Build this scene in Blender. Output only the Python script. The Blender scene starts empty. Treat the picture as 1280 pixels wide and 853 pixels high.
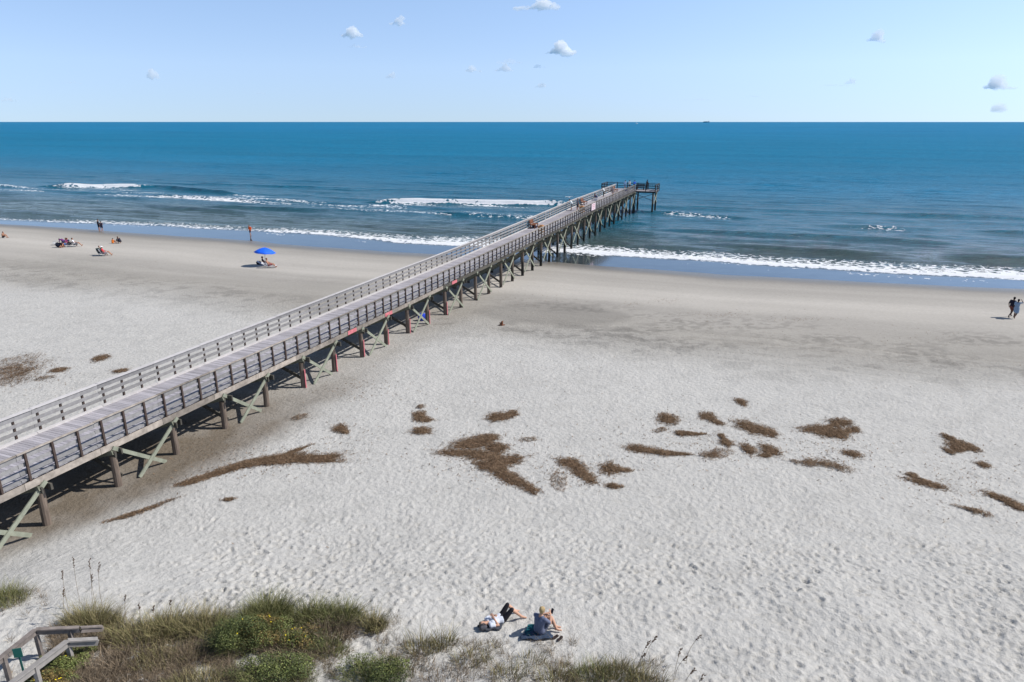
import bpy, bmesh, math, random
import numpy as np
from mathutils import Vector, Matrix
R = math.radians
PI = math.pi
sc = bpy.context.scene
COL = sc.collection
rnd = random.Random(7)
nr = np.random.RandomState(11)

# ------------------------------------------------------------------ camera
HC = 16.0
FPX = 850.0
PITCH = math.atan((426.5 - 152.5) / FPX)
cd = bpy.data.cameras.new('camera')
cam = bpy.data.objects.new('camera', cd)
COL.objects.link(cam)
cam.location = (0, 0, HC)
cam.rotation_euler = (PI / 2 - PITCH, 0, 0)
cd.sensor_width = 36.0
cd.lens = 36.0 * FPX / 1280.0
cd.clip_start = 0.1
cd.clip_end = 200000
sc.camera = cam

# ------------------------------------------------------------------ helpers: numbers
def smooth(a, b, x):
    t = np.clip((x - a) / (b - a), 0, 1)
    return t * t * (3 - 2 * t)

def _h(ix, iy, seed):
    ix = ix.astype(np.int64); iy = iy.astype(np.int64)
    v = (ix * 374761393 + iy * 668265263 + seed * 1442695041) & 0xffffffff
    v = ((v ^ (v >> 13)) * 1274126177) & 0xffffffff
    v = v ^ (v >> 16)
    return (v & 0xffffff) / float(0xffffff)

def vn(x, y, seed=0):
    x = np.asarray(x, float); y = np.asarray(y, float)
    ix = np.floor(x); iy = np.floor(y)
    fx = x - ix; fy = y - iy
    fx = fx * fx * (3 - 2 * fx); fy = fy * fy * (3 - 2 * fy)
    a = _h(ix, iy, seed); b = _h(ix + 1, iy, seed)
    c = _h(ix, iy + 1, seed); d = _h(ix + 1, iy + 1, seed)
    return (a * (1 - fx) + b * fx) * (1 - fy) + (c * (1 - fx) + d * fx) * fy

def fbm(x, y, seed=0, o=4):
    s = 0; a = .5; t = 0
    for k in range(o):
        s = s + a * vn(x * 2 ** k, y * 2 ** k, seed + k * 17); t += a; a *= .5
    return s / t

# shore frame: s runs out to sea along the pier, n runs across to the right
AZ = R(21.1)
SA, CA = math.sin(AZ), math.cos(AZ)
def sn(X, Y):
    return X * SA + Y * CA, X * CA - Y * SA
def xy(s, n):
    return n * CA + s * SA, -n * SA + s * CA
NS = [-400, -119, -105, -91, -68, -56, -45, -30, -21, -5, 11, 24, 60, 300]
VS = [72, 74.6, 75.3, 75.4, 75.9, 75.3, 75.7, 77.4, 76.9, 77.0, 78.9, 80.9, 82.5, 84]
NF = [-400, -176, -122, -99, -77, -63, -48, -40, -24, -6, 12, 26, 300]
VF = [78, 77, 77.8, 81.8, 83.2, 84.2, 82.6, 83.2, 84.0, 84.1, 84.4, 85.8, 87]
def S0(n): return np.interp(n, NS, VS) + 1.3 * (fbm(n / 9., n * 0 + 3.3, 5, 3) - .5)
def SF(n): return np.interp(n, NF, VF) + 1.6 * (fbm(n / 7., n * 0 + 1.3, 9, 4) - .5)

def terrain(X, Y):
    X = np.asarray(X, float); Y = np.asarray(Y, float)
    s, n = sn(X, Y)
    t = S0(n) - s
    z = np.interp(t, [-60, -20, 0, 15, 35, 50, 70, 200], [-2.6, -.8, 0, .48, 1.15, 1.45, 1.55, 1.6])
    dune = 1.0 * smooth(23, 15.5, Y) + 1.3 * smooth(16, 7, Y)
    dune = dune * smooth(-25.2, -20.8, n + .8 * (vn(X / 3, Y / 3, 3) - .5))
    z = z + dune + dune * .35 * (fbm(X / 3.3, Y / 3.3, 21, 3) - .5)
    # scoured trough beside the pier, low cusp at the water
    z = z - .22 * np.exp(-((n + 25.0) / 3.0) ** 2) * smooth(3, 20, t)
    z = z + .10 * (fbm(X / 7, Y / 7, 31, 3) - .5) * smooth(2, 18, t)
    return z

CX, CY = 640.0, 426.5
def ray(px, py):
    u = px - CX; v = py - CY
    return u, FPX * math.cos(PITCH) - v * math.sin(PITCH), -FPX * math.sin(PITCH) - v * math.cos(PITCH)
def at(px, py, z):
    d = ray(px, py); t = (z - HC) / d[2]
    return d[0] * t, d[1] * t
def gnd(px, py):
    z = 1.5
    for k in range(12):
        x, y = at(px, py, z); z = float(terrain(x, y))
    return x, y, z

# ------------------------------------------------------------------ helpers: materials
def newmat(name):
    m = bpy.data.materials.new(name); m.use_nodes = True
    return m, m.node_tree.nodes, m.node_tree.links, m.node_tree.nodes['Principled BSDF']

def mat(name, col, rough=.7, var=.25, scale=6., bump=.0, isl=0., spec=.3, metal=0., stretch=(1, 1, 1), hue=None):
    m, N, L, P = newmat(name)
    tc = N.new('ShaderNodeTexCoord'); mp = N.new('ShaderNodeMapping')
    mp.inputs['Scale'].default_value = stretch
    L.new(tc.outputs['Object'], mp.inputs[0])
    nz = N.new('ShaderNodeTexNoise'); nz.inputs['Scale'].default_value = scale; nz.inputs['Detail'].default_value = 6
    L.new(mp.outputs[0], nz.inputs['Vector'])
    mr = N.new('ShaderNodeMapRange'); mr.inputs[1].default_value = .25; mr.inputs[2].default_value = .75
    mr.inputs[3].default_value = 1 - var; mr.inputs[4].default_value = 1 + var
    L.new(nz.outputs[0], mr.inputs[0])
    fac = mr.outputs[0]
    if isl:
        g = N.new('ShaderNodeNewGeometry')
        m2 = N.new('ShaderNodeMapRange'); m2.inputs[3].default_value = 1 - isl; m2.inputs[4].default_value = 1 + isl
        L.new(g.outputs['Random Per Island'], m2.inputs[0])
        mu = N.new('ShaderNodeMath'); mu.operation = 'MULTIPLY'
        L.new(fac, mu.inputs[0]); L.new(m2.outputs[0], mu.inputs[1]); fac = mu.outputs[0]
    vm = N.new('ShaderNodeVectorMath'); vm.operation = 'SCALE'
    if hue:
        g2 = N.new('ShaderNodeNewGeometry')
        w = N.new('ShaderNodeTexWhiteNoise'); w.noise_dimensions = '1D'
        L.new(g2.outputs['Random Per Island'], w.inputs['W'])
        cr = N.new('ShaderNodeMix'); cr.data_type = 'RGBA'
        cr.inputs[6].default_value = (*col, 1); cr.inputs[7].default_value = (*hue, 1)
        L.new(w.outputs['Value'], cr.inputs[0]); L.new(cr.outputs[2], vm.inputs[0])
    else:
        vm.inputs[0].default_value = col
    L.new(fac, vm.inputs['Scale'])
    L.new(vm.outputs[0], P.inputs['Base Color'])
    P.inputs['Roughness'].default_value = rough
    P.inputs['Specular IOR Level'].default_value = spec
    P.inputs['Metallic'].default_value = metal
    if bump:
        b = N.new('ShaderNodeBump'); b.inputs['Strength'].default_value = bump; b.inputs['Distance'].default_value = .02
        L.new(nz.outputs[0], b.inputs['Height']); L.new(b.outputs[0], P.inputs['Normal'])
    return m

M = {}
# ------------------------------------------------------------------ helpers: meshes and objects
def link(name, me, m=None, parent=None, loc=(0, 0, 0), rz=0, sm=False):
    o = bpy.data.objects.new(name, me); COL.objects.link(o)
    if m is not None and not me.materials: me.materials.append(m)
    if parent is not None: o.parent = parent
    o.location = loc; o.rotation_euler = (0, 0, rz)
    if sm:
        me.polygons.foreach_set('use_smooth', [True] * len(me.polygons))
    return o
def tag(o, label=None, cat=None, group=None, kind=None):
    if label: o['label'] = label
    if cat: o['category'] = cat
    if group: o['group'] = group
    if kind: o['kind'] = kind
    return o
def empty(name, loc=(0, 0, 0), rz=0):
    o = bpy.data.objects.new(name, None); COL.objects.link(o)
    o.location = loc; o.rotation_euler = (0, 0, rz); o.empty_display_size = .3
    return o

class MB:
    """collects closed shapes as vertex / face lists and builds ONE mesh"""
    def __init__(s): s.v = []; s.f = []
    def add(s, vs, fs):
        k = len(s.v); s.v += [tuple(v) for v in vs]; s.f += [tuple(i + k for i in f) for f in fs]; return s
    def box(s, c, d, rz=0, m=None, jit=0):
        hx, hy, hz = d[0] / 2, d[1] / 2, d[2] / 2
        vs = [Vector((x * hx, y * hy, z * hz)) for x in (-1, 1) for y in (-1, 1) for z in (-1, 1)]
        if m is None: m = Matrix.Rotation(rz, 3, 'Z')
        vs = [m @ v + Vector(c) for v in vs]
        if jit: vs = [v + Vector((rnd.uniform(-jit, jit), rnd.uniform(-jit, jit), rnd.uniform(-jit, jit))) for v in vs]
        return s.add(vs, [(0, 1, 3, 2), (4, 6, 7, 5), (0, 4, 5, 1), (2, 3, 7, 6), (0, 2, 6, 4), (1, 5, 7, 3)])
    def bar(s, a, b, w, h, up=(0, 0, 1)):
        a = Vector(a); b = Vector(b); d = b - a; L = d.length; d.normalize()
        u = Vector(up); x = d.cross(u)
        if x.length < 1e-4: x = d.cross(Vector((1, 0, 0)))
        x.normalize(); u = x.cross(d)
        m = Matrix((x, d, u)).transposed()
        return s.box((a + b) / 2, (w, L, h), m=m)
    def tube(s, a, b, ra, rb=None, n=10):
        rb = ra if rb is None else rb
        a = Vector(a); b = Vector(b); d = (b - a).normalized()
        x = d.cross(Vector((0, 0, 1)))
        if x.length < 1e-3: x = Vector((1, 0, 0))
        x.normalize(); y = d.cross(x)
        vs = []
        for p, r in ((a, ra), (b, rb)):
            for i in range(n):
                t = 2 * PI * i / n
                vs.append(p + x * (r * math.cos(t)) + y * (r * math.sin(t)))
        fs = [(i, (i + 1) % n, n + (i + 1) % n, n + i) for i in range(n)]
        fs += [tuple(range(n))[::-1], tuple(range(n, 2 * n))]
        return s.add(vs, fs)
    def cap(s, a, b, ra, rb=None, n=12, k=4, sq=None):
        """tapered capsule; sq = (axis, factor) flattens it along a direction"""
        rb = ra if rb is None else rb
        a = Vector(a); b = Vector(b); d = b - a
        d = Vector((0, 0, 1)) if d.length < 1e-5 else d.normalized()
        x = d.cross(Vector((0, 1, 0)))
        if x.length < 1e-3: x = d.cross(Vector((1, 0, 0)))
        x.normalize(); y = d.cross(x)
        vs = [a - d * ra]; rings = []
        for c, r, rng in ((a, ra, range(k - 1, -1, -1)), (b, rb, range(0, k))):
            for i in rng:
                t = (PI / 2) * i / k; sg = -1 if c is a else 1
                rings.append(len(vs))
                for j in range(n):
                    q = 2 * PI * j / n
                    vs.append(c + d * (sg * r * math.sin(t)) + (x * math.cos(q) + y * math.sin(q)) * (r * math.cos(t)))
        vs.append(b + d * rb)
        fs = []
        for j in range(n): fs.append((0, rings[0] + (j + 1) % n, rings[0] + j))
        for q in range(len(rings) - 1):
            for j in range(n):
                fs.append((rings[q] + j, rings[q] + (j + 1) % n, rings[q + 1] + (j + 1) % n, rings[q + 1] + j))
        e = len(vs) - 1
        for j in range(n): fs.append((e, rings[-1] + j, rings[-1] + (j + 1) % n))
        if sq:
            ax = Vector(sq[0]).normalized(); c0 = (a + b) / 2
            vs = [v - ax * ((v - c0).dot(ax) * (1 - sq[1])) for v in vs]
        return s.add(vs, fs)
    def ell(s, c, r, n=14, k=8, m=None):
        c = Vector(c); vs = []; fs = []
        vs.append(Vector((0, 0, -1)))
        for i in range(1, k):
            t = -PI / 2 + PI * i / k
            for j in range(n):
                q = 2 * PI * j / n; vs.append(Vector((math.cos(t) * math.cos(q), math.cos(t) * math.sin(q), math.sin(t))))
        vs.append(Vector((0, 0, 1)))
        for j in range(n): fs.append((0, 1 + (j + 1) % n, 1 + j))
        for i in range(k - 2):
            for j in range(n):
                a = 1 + i * n; fs.append((a + j, a + (j + 1) % n, a + n + (j + 1) % n, a + n + j))
        e = len(vs) - 1; a = 1 + (k - 2) * n
        for j in range(n): fs.append((e, a + j, a + (j + 1) % n))
        vs = [Vector((v.x * r[0], v.y * r[1], v.z * r[2])) for v in vs]
        if m is not None: vs = [m @ v for v in vs]
        return s.add([v + c for v in vs], fs)
    def mesh(s, name='m'):
        me = bpy.data.meshes.new(name); me.from_pydata(s.v, [], s.f); me.update(); return me
    def build(s, name, m, parent=None, sm=False, loc=(0, 0, 0), rz=0):
        return link(name, s.mesh(name), m, parent, loc, rz, sm)

def remesh(mb, voxel, smooths=4):
    me = mb.mesh('tmp'); o = bpy.data.objects.new('tmp', me); COL.objects.link(o)
    r = o.modifiers.new('r', 'REMESH'); r.mode = 'VOXEL'; r.voxel_size = voxel; r.use_smooth_shade = True
    k = o.modifiers.new('s', 'SMOOTH'); k.iterations = smooths; k.factor = .5
    dg = bpy.context.evaluated_depsgraph_get()
    out = bpy.data.meshes.new_from_object(o.evaluated_get(dg))
    bpy.data.objects.remove(o); bpy.data.meshes.remove(me)
    out.polygons.foreach_set('use_smooth', [True] * len(out.polygons))
    return out

def gridmesh(name, X, Y, Z):
    r, c = X.shape
    co = np.stack([X, Y, Z], -1).reshape(-1, 3).astype(np.float32)
    idx = np.arange(r * c).reshape(r, c)
    q = np.stack([idx[:-1, :-1], idx[:-1, 1:], idx[1:, 1:], idx[1:, :-1]], -1).reshape(-1, 4)
    me = bpy.data.meshes.new(name)
    me.vertices.add(len(co)); me.vertices.foreach_set('co', co.ravel())
    me.loops.add(q.size); me.loops.foreach_set('vertex_index', q.ravel().astype(np.int32))
    me.polygons.add(len(q)); me.polygons.foreach_set('loop_start', np.arange(0, q.size, 4, dtype=np.int32))
    me.polygons.foreach_set('use_smooth', np.ones(len(q), bool))
    me.update(); me.validate()
    return me
def quadmesh(name, V, F):
    me = bpy.data.meshes.new(name)
    V = np.asarray(V, np.float32); F = np.asarray(F, np.int32)
    me.vertices.add(len(V)); me.vertices.foreach_set('co', V.ravel())
    me.loops.add(F.size); me.loops.foreach_set('vertex_index', F.ravel())
    me.polygons.add(len(F)); me.polygons.foreach_set('loop_start', np.arange(0, F.size, F.shape[1], dtype=np.int32))
    me.update(); me.validate()
    return me
def attr(me, name, a, kind='FLOAT'):
    at_ = me.attributes.new(name, kind, 'POINT')
    if kind == 'FLOAT': at_.data.foreach_set('value', np.asarray(a, np.float32).ravel())
    else:
        a = np.asarray(a, np.float32).reshape(-1, 3)
        at_.data.foreach_set('color', np.concatenate([a, np.ones((len(a), 1), np.float32)], 1).ravel())

# ------------------------------------------------------------------ light
SUN_EL, SUN_AZ = R(45), R(84)
w = bpy.data.worlds.new('World'); sc.world = w; w.use_nodes = True
N, L = w.node_tree.nodes, w.node_tree.links
bg = N['Background']; bg.inputs[1].default_value = .12
sky = N.new('ShaderNodeTexSky'); sky.sky_type = 'NISHITA'; sky.sun_disc = False
sky.sun_elevation = SUN_EL; sky.sun_rotation = SUN_AZ; sky.altitude = 10
sky.air_density = 1.0; sky.dust_density = .4; sky.ozone_density = 2.5
tc = N.new('ShaderNodeTexCoord'); mp = N.new('ShaderNodeMapping'); mp.vector_type = 'POINT'
mp.inputs['Location'].default_value = (0, 0, .075)
L.new(tc.outputs['Generated'], mp.inputs[0]); L.new(mp.outputs[0], sky.inputs[0])
tint = N.new('ShaderNodeMix'); tint.data_type = 'RGBA'; tint.blend_type = 'MULTIPLY'; tint.inputs[0].default_value = 1
L.new(sky.outputs[0], tint.inputs[6]); tint.inputs[7].default_value = (1.04, 1.03, 1.03, 1)
sx = N.new('ShaderNodeSeparateXYZ'); L.new(tc.outputs['Generated'], sx.inputs[0])
rp = N.new('ShaderNodeValToRGB'); L.new(sx.outputs['Z'], rp.inputs[0])
rp.color_ramp.elements[0].position = 0; rp.color_ramp.elements[0].color = (.74, .74, .84, 1)
rp.color_ramp.elements[1].position = .45; rp.color_ramp.elements[1].color = (.66, .62, .58, 1)
e_ = rp.color_ramp.elements.new(.07); e_.color = (.98, .93, .98, 1)
e_ = rp.color_ramp.elements.new(.16); e_.color = (1.06, 1.02, 1.04, 1)
t2 = N.new('ShaderNodeMix'); t2.data_type = 'RGBA'; t2.blend_type = 'MULTIPLY'; t2.inputs[0].default_value = 1
L.new(tint.outputs[2], t2.inputs[6]); L.new(rp.outputs[0], t2.inputs[7])
L.new(t2.outputs[2], bg.inputs[0])
sd = bpy.data.lights.new('sun', 'SUN'); sd.energy = 3.4; sd.angle = R(.55); sd.color = (1, .955, .90)
so = bpy.data.objects.new('sun', sd); COL.objects.link(so)
sdir = Vector((math.sin(SUN_AZ) * math.cos(SUN_EL), math.cos(SUN_AZ) * math.cos(SUN_EL), math.sin(SUN_EL)))
so.rotation_euler = sdir.to_track_quat('Z', 'Y').to_euler()
so.location = (40, 5, 60)
sc.view_settings.view_transform = 'Standard'; sc.view_settings.look = 'None'
sc.view_settings.exposure = .55; sc.view_settings.gamma = 1; sc.view_settings.use_curve_mapping = False
sc.cycles.max_bounces = 14; sc.cycles.volume_bounces = 14; sc.cycles.diffuse_bounces = 3; sc.cycles.glossy_bounces = 3; sc.cycles.transparent_max_bounces = 12
sc.cycles.sample_clamp_indirect = 4.0

# ------------------------------------------------------------------ beach
def make_beach():
    # trampled sand height field: single foot dimples stamped one by one
    cs = .05; x0, x1, y0, y1 = -56, 56, 4, 74
    nx, ny = int((x1 - x0) / cs), int((y1 - y0) / cs)
    H = np.zeros((ny, nx), np.float32)
    W = 5; gy, gx = np.mgrid[-W:W + 1, -W:W + 1] * cs
    stamps = []
    for k in range(192):
        th = nr.uniform(0, PI); a = nr.uniform(.06, .125) if k < 96 else nr.uniform(.055, .09); b = a * nr.uniform(.36, .58)
        if k % 5 < 3: th = nr.normal(-.35, .45)
        u = gx * math.cos(th) + gy * math.sin(th); v = -gx * math.sin(th) + gy * math.cos(th)
        d2 = (u / a) ** 2 + (v / b) ** 2
        sh = -np.exp(-d2 * 1.1) + .62 * np.exp(-((np.sqrt(d2) - 1.55) ** 2) / .16) * (.6 + .6 * np.sign(u) * np.minimum(1, abs(u) / a))
        stamps.append((sh * nr.uniform(.022, .060) * min(1.1, a / .09) * (1 if k < 96 else .72)).astype(np.float32))
    n = 210000
    # even in the angle seen from the dune path: denser near the camera's side of the beach
    ys = 9 + (70 - 9) * nr.uniform(0, 1, n) ** 1.35
    xs = nr.uniform(-1, 1, n) * np.minimum(54, 10 + ys * .95)
    s_, n_ = sn(xs, ys)
    dens = .38 + 1.0 * smooth(.32, .70, fbm(xs / 5, ys / 5, 71, 3))
    t_ = S0(n_) - s_
    keep = dens * smooth(22, 36, t_) * (1 - .93 * smooth(-20.6, -22.6, n_ + 1.2 * (vn(s_ / 3, s_ * 0, 4) - .5)) * (n_ > -29))
    keep *= 1 - .9 * smooth(6, 1, np.hypot(xs + 12.5, (ys - 18.3) * 1.6))     # wind-smoothed saddle of the dune
    keep *= 1 - .8 * smooth(3.2, .6, np.hypot(xs - 1.8, (ys - 15.2) * 1.2))
    ok = nr.uniform(0, 1, n) < keep
    xs, ys = xs[ok], ys[ok]
    # walking trails: staggered left / right prints along bending lines
    tx_, ty_ = [], []
    for k in range(46):
        x, y = nr.uniform(-16, 30), nr.uniform(12, 46); a = nr.normal(1.2, .7) if k % 2 else nr.uniform(0, PI)
        for q in range(int(nr.uniform(18, 60))):
            a += nr.normal(0, .06); x += .36 * math.cos(a); y += .36 * math.sin(a); o_ = .11 * (1 if q % 2 else -1)
            for z_ in range(1): tx_.append(x - o_ * math.sin(a) + nr.normal(0, .02)); ty_.append(y + o_ * math.cos(a) + nr.normal(0, .02))
    tx_, ty_ = np.array(tx_), np.array(ty_); s_, n_ = sn(tx_, ty_); g_ = (n_ > -20) & (s_ < 48) & (ty_ > 8)
    xs = np.concatenate([xs, tx_[g_]]); ys = np.concatenate([ys, ty_[g_]])
    ix = ((xs - x0) / cs).astype(int); iy = ((ys - y0) / cs).astype(int)
    pick = nr.randint(0, 96, len(ix)) + 96 * (ys + nr.normal(0, 2.5, len(ys)) > 20.5); am = (.35 + .75 * nr.uniform(0, 1, len(ix)) ** 1.5) * (1 + .55 * smooth(5.5, 2.0, np.hypot(xs + 9.5, (ys - 18.5) * .9)))
    for a, b, k, g in zip(ix, iy, pick, am):
        if W <= a < nx - W and W <= b < ny - W:
            H[b - W:b + W + 1, a - W:a + W + 1] += stamps[k] * g
    H = np.clip(H, -.15, .11)
    # mesh: rows march away from the camera, columns fan out with distance
    rows = [-60, -30, -14, -6, 0, 3, 5.5, 7.5, 9]
    y = 9.6
    while y < 132:
        rows.append(y); y += .052 if y < 19 else .0036 * y
    rows += [140, 160, 200, 300, 500]
    rows = np.array(rows)
    c = list(np.arange(-21, 21.001, .054))
    e = [22, 24, 27, 31, 37, 46, 60, 90, 150]
    cols = np.array([-q for q in e[::-1]] + c + e)
    wf = np.maximum(1, rows / 20.)
    X = cols[None, :] * wf[:, None]; Y = np.repeat(rows[:, None], len(cols), 1)
    Z = terrain(X, Y)
    fx = (X - x0) / cs; fy = (Y - y0) / cs
    ins = (fx > 0) & (fx < nx - 2) & (fy > 0) & (fy < ny - 2)
    fx = np.clip(fx, 0, nx - 2.01); fy = np.clip(fy, 0, ny - 2.01)
    ax = fx.astype(int); ay = fy.astype(int); tx = fx - ax; ty = fy - ay
    F = (H[ay, ax] * (1 - tx) + H[ay, ax + 1] * tx) * (1 - ty) + (H[ay + 1, ax] * (1 - tx) + H[ay + 1, ax + 1] * tx) * ty
    s, n = sn(X, Y); t = S0(n) - s
    Z = Z + np.where(ins, F, 0) * 1.12
    vis = smooth(20, 32, t)
    Z = Z + vis * .055 * (fbm(X / .8, Y / .8, 41, 3) - .5)
    # tyre ruts running along the upper beach on the right
    for off in (27.0, 28.7, 31.6, 33.2):
        q = t - off - .07 * (n - 8) - .7 * np.sin(n / 14.)
        Z = Z - .06 * np.exp(-(q / .16) ** 2) * smooth(-12, -2, n)
    me = gridmesh('beach', X, Y, Z)
    # ---- what the sand is at each place
    def c3(a): return np.array(a)[None, None, :]
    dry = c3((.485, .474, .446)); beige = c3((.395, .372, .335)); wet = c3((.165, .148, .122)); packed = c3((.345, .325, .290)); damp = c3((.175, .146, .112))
    wob = 7 * (fbm(X / 16, Y / 11, 51, 4) - .5)
    k1 = smooth(27, 38, t + wob)[..., None]
    k0 = smooth(20, 26, t + wob * .8)[..., None]
    C = beige * (1 - k0) + packed * k0
    C = C * (1 - k1) + dry * k1
    # long shore-parallel tide bands
    band = (fbm(t / 3.2 + 20, n / 45., 61, 4) - .5)[..., None]
    C = C * (1 + .42 * band * (1 - k1))
    # darker rippled tongue right of the pier
    tg = smooth(1.15, .8, np.hypot((X - 3.2) / 6.3, (Y - 55.2 + .12 * X) / 4.0) + .35 * (fbm(X / 3, Y / 3, 81, 3) - .5))[..., None]
    C = C * (1 - .21 * tg)
    sp = smooth(.52, .68, fbm(X / 1.3, Y / .9, 91, 4))[..., None] * smooth(24, 31, t + wob)[..., None] * (1 - k1 * .75)
    C = C * (1 - .24 * sp)
    mot = smooth(17, 23, t + wob * .5) * smooth(35, 29, t + wob * .5) * (.35 + .65 * smooth(-22, -14, n))
    mz = (mot * (.09 + .22 * smooth(.42, .62, fbm(X / .45, Y / .4, 95, 4)) * smooth(.35, .6, fbm(X / 7, Y / 3, 96, 3))))[..., None]
    C = C * (1 - mz)
    C = C * (1 + .07 * (smooth(7, 11, t) * smooth(19, 14, t)))[..., None]
    kw = smooth(6.0, .3, t + 2.2 * (fbm(n / 11, t / 7, 14, 3) - .5))[..., None]
    C = C * (1 - kw) + wet * kw
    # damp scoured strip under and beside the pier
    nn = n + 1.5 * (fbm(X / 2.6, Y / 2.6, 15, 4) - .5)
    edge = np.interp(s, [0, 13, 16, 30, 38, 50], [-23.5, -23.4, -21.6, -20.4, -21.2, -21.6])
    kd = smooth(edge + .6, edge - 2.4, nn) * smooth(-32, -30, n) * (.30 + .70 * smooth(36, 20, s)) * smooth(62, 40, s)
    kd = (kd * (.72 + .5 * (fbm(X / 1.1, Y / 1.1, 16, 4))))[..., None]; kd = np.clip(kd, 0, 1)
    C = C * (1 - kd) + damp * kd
    C = C * (1 + .06 * (fbm(X / 5, Y / 5, 17, 3) - .5)[..., None])
    attr(me, 'col', C, 'FLOAT_COLOR')
    attr(me, 'wet', np.clip(kw[..., 0], 0, 1))
    attr(me, 'grit', vis)
    m, N, L, P = newmat('sand')
    a = N.new('ShaderNodeAttribute'); a.attribute_name = 'col'
    aw = N.new('ShaderNodeAttribute'); aw.attribute_name = 'wet'
    ag = N.new('ShaderNodeAttribute'); ag.attribute_name = 'grit'
    tc = N.new('ShaderNodeTexCoord')
    n1 = N.new('ShaderNodeTexNoise'); n1.inputs['Scale'].default_value = 4.2; n1.inputs['Detail'].default_value = 5; n1.inputs['Roughness'].default_value = .65
    n2 = N.new('ShaderNodeTexNoise'); n2.inputs['Scale'].default_value = 28; n2.inputs['Detail'].default_value = 4
    for q in (n1, n2): L.new(tc.outputs['Object'], q.inputs['Vector'])
    mr = N.new('ShaderNodeMapRange'); mr.inputs[1].default_value = .3; mr.inputs[2].default_value = .7; mr.inputs[3].default_value = .91; mr.inputs[4].default_value = 1.07
    L.new(n1.outputs[0], mr.inputs[0])
    mr2 = N.new('ShaderNodeMapRange'); mr2.inputs[1].default_value = .3; mr2.inputs[2].default_value = .7; mr2.inputs[3].default_value = .93; mr2.inputs[4].default_value = 1.06
    L.new(n2.outputs[0], mr2.inputs[0])
    mu = N.new('ShaderNodeMath'); mu.operation = 'MULTIPLY'; L.new(mr.outputs[0], mu.inputs[0]); L.new(mr2.outputs[0], mu.inputs[1])
    vm = N.new('ShaderNodeVectorMath'); vm.operation = 'SCALE'; L.new(a.outputs['Color'], vm.inputs[0]); L.new(mu.outputs[0], vm.inputs['Scale'])
    L.new(vm.outputs[0], P.inputs['Base Color'])
    rr = N.new('ShaderNodeMapRange'); rr.inputs[3].default_value = .95; rr.inputs[4].default_value = .30; L.new(aw.outputs['Fac'], rr.inputs[0])
    L.new(rr.outputs[0], P.inputs['Roughness'])
    sp_ = N.new('ShaderNodeMapRange'); sp_.inputs[3].default_value = .1; sp_.inputs[4].default_value = .4; L.new(aw.outputs['Fac'], sp_.inputs[0])
    L.new(sp_.outputs[0], P.inputs['Specular IOR Level'])
    b1 = N.new('ShaderNodeBump'); b1.inputs['Distance'].default_value = .10
    bs = N.new('ShaderNodeMapRange'); bs.inputs[3].default_value = .10; bs.inputs[4].default_value = .95; L.new(ag.outputs['Fac'], bs.inputs[0])
    L.new(bs.outputs[0], b1.inputs['Strength'])
    L.new(n1.outputs[0], b1.inputs['Height'])
    b2 = N.new('ShaderNodeBump'); b2.inputs['Distance'].default_value = .012; b2.inputs['Strength'].default_value = .5
    L.new(n2.outputs[0], b2.inputs['Height']); L.new(b1.outputs[0], b2.inputs['Normal']); L.new(b2.outputs[0], P.inputs['Normal'])
    o = link('beach', me, m); tag(o, kind='structure')
make_beach()

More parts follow.
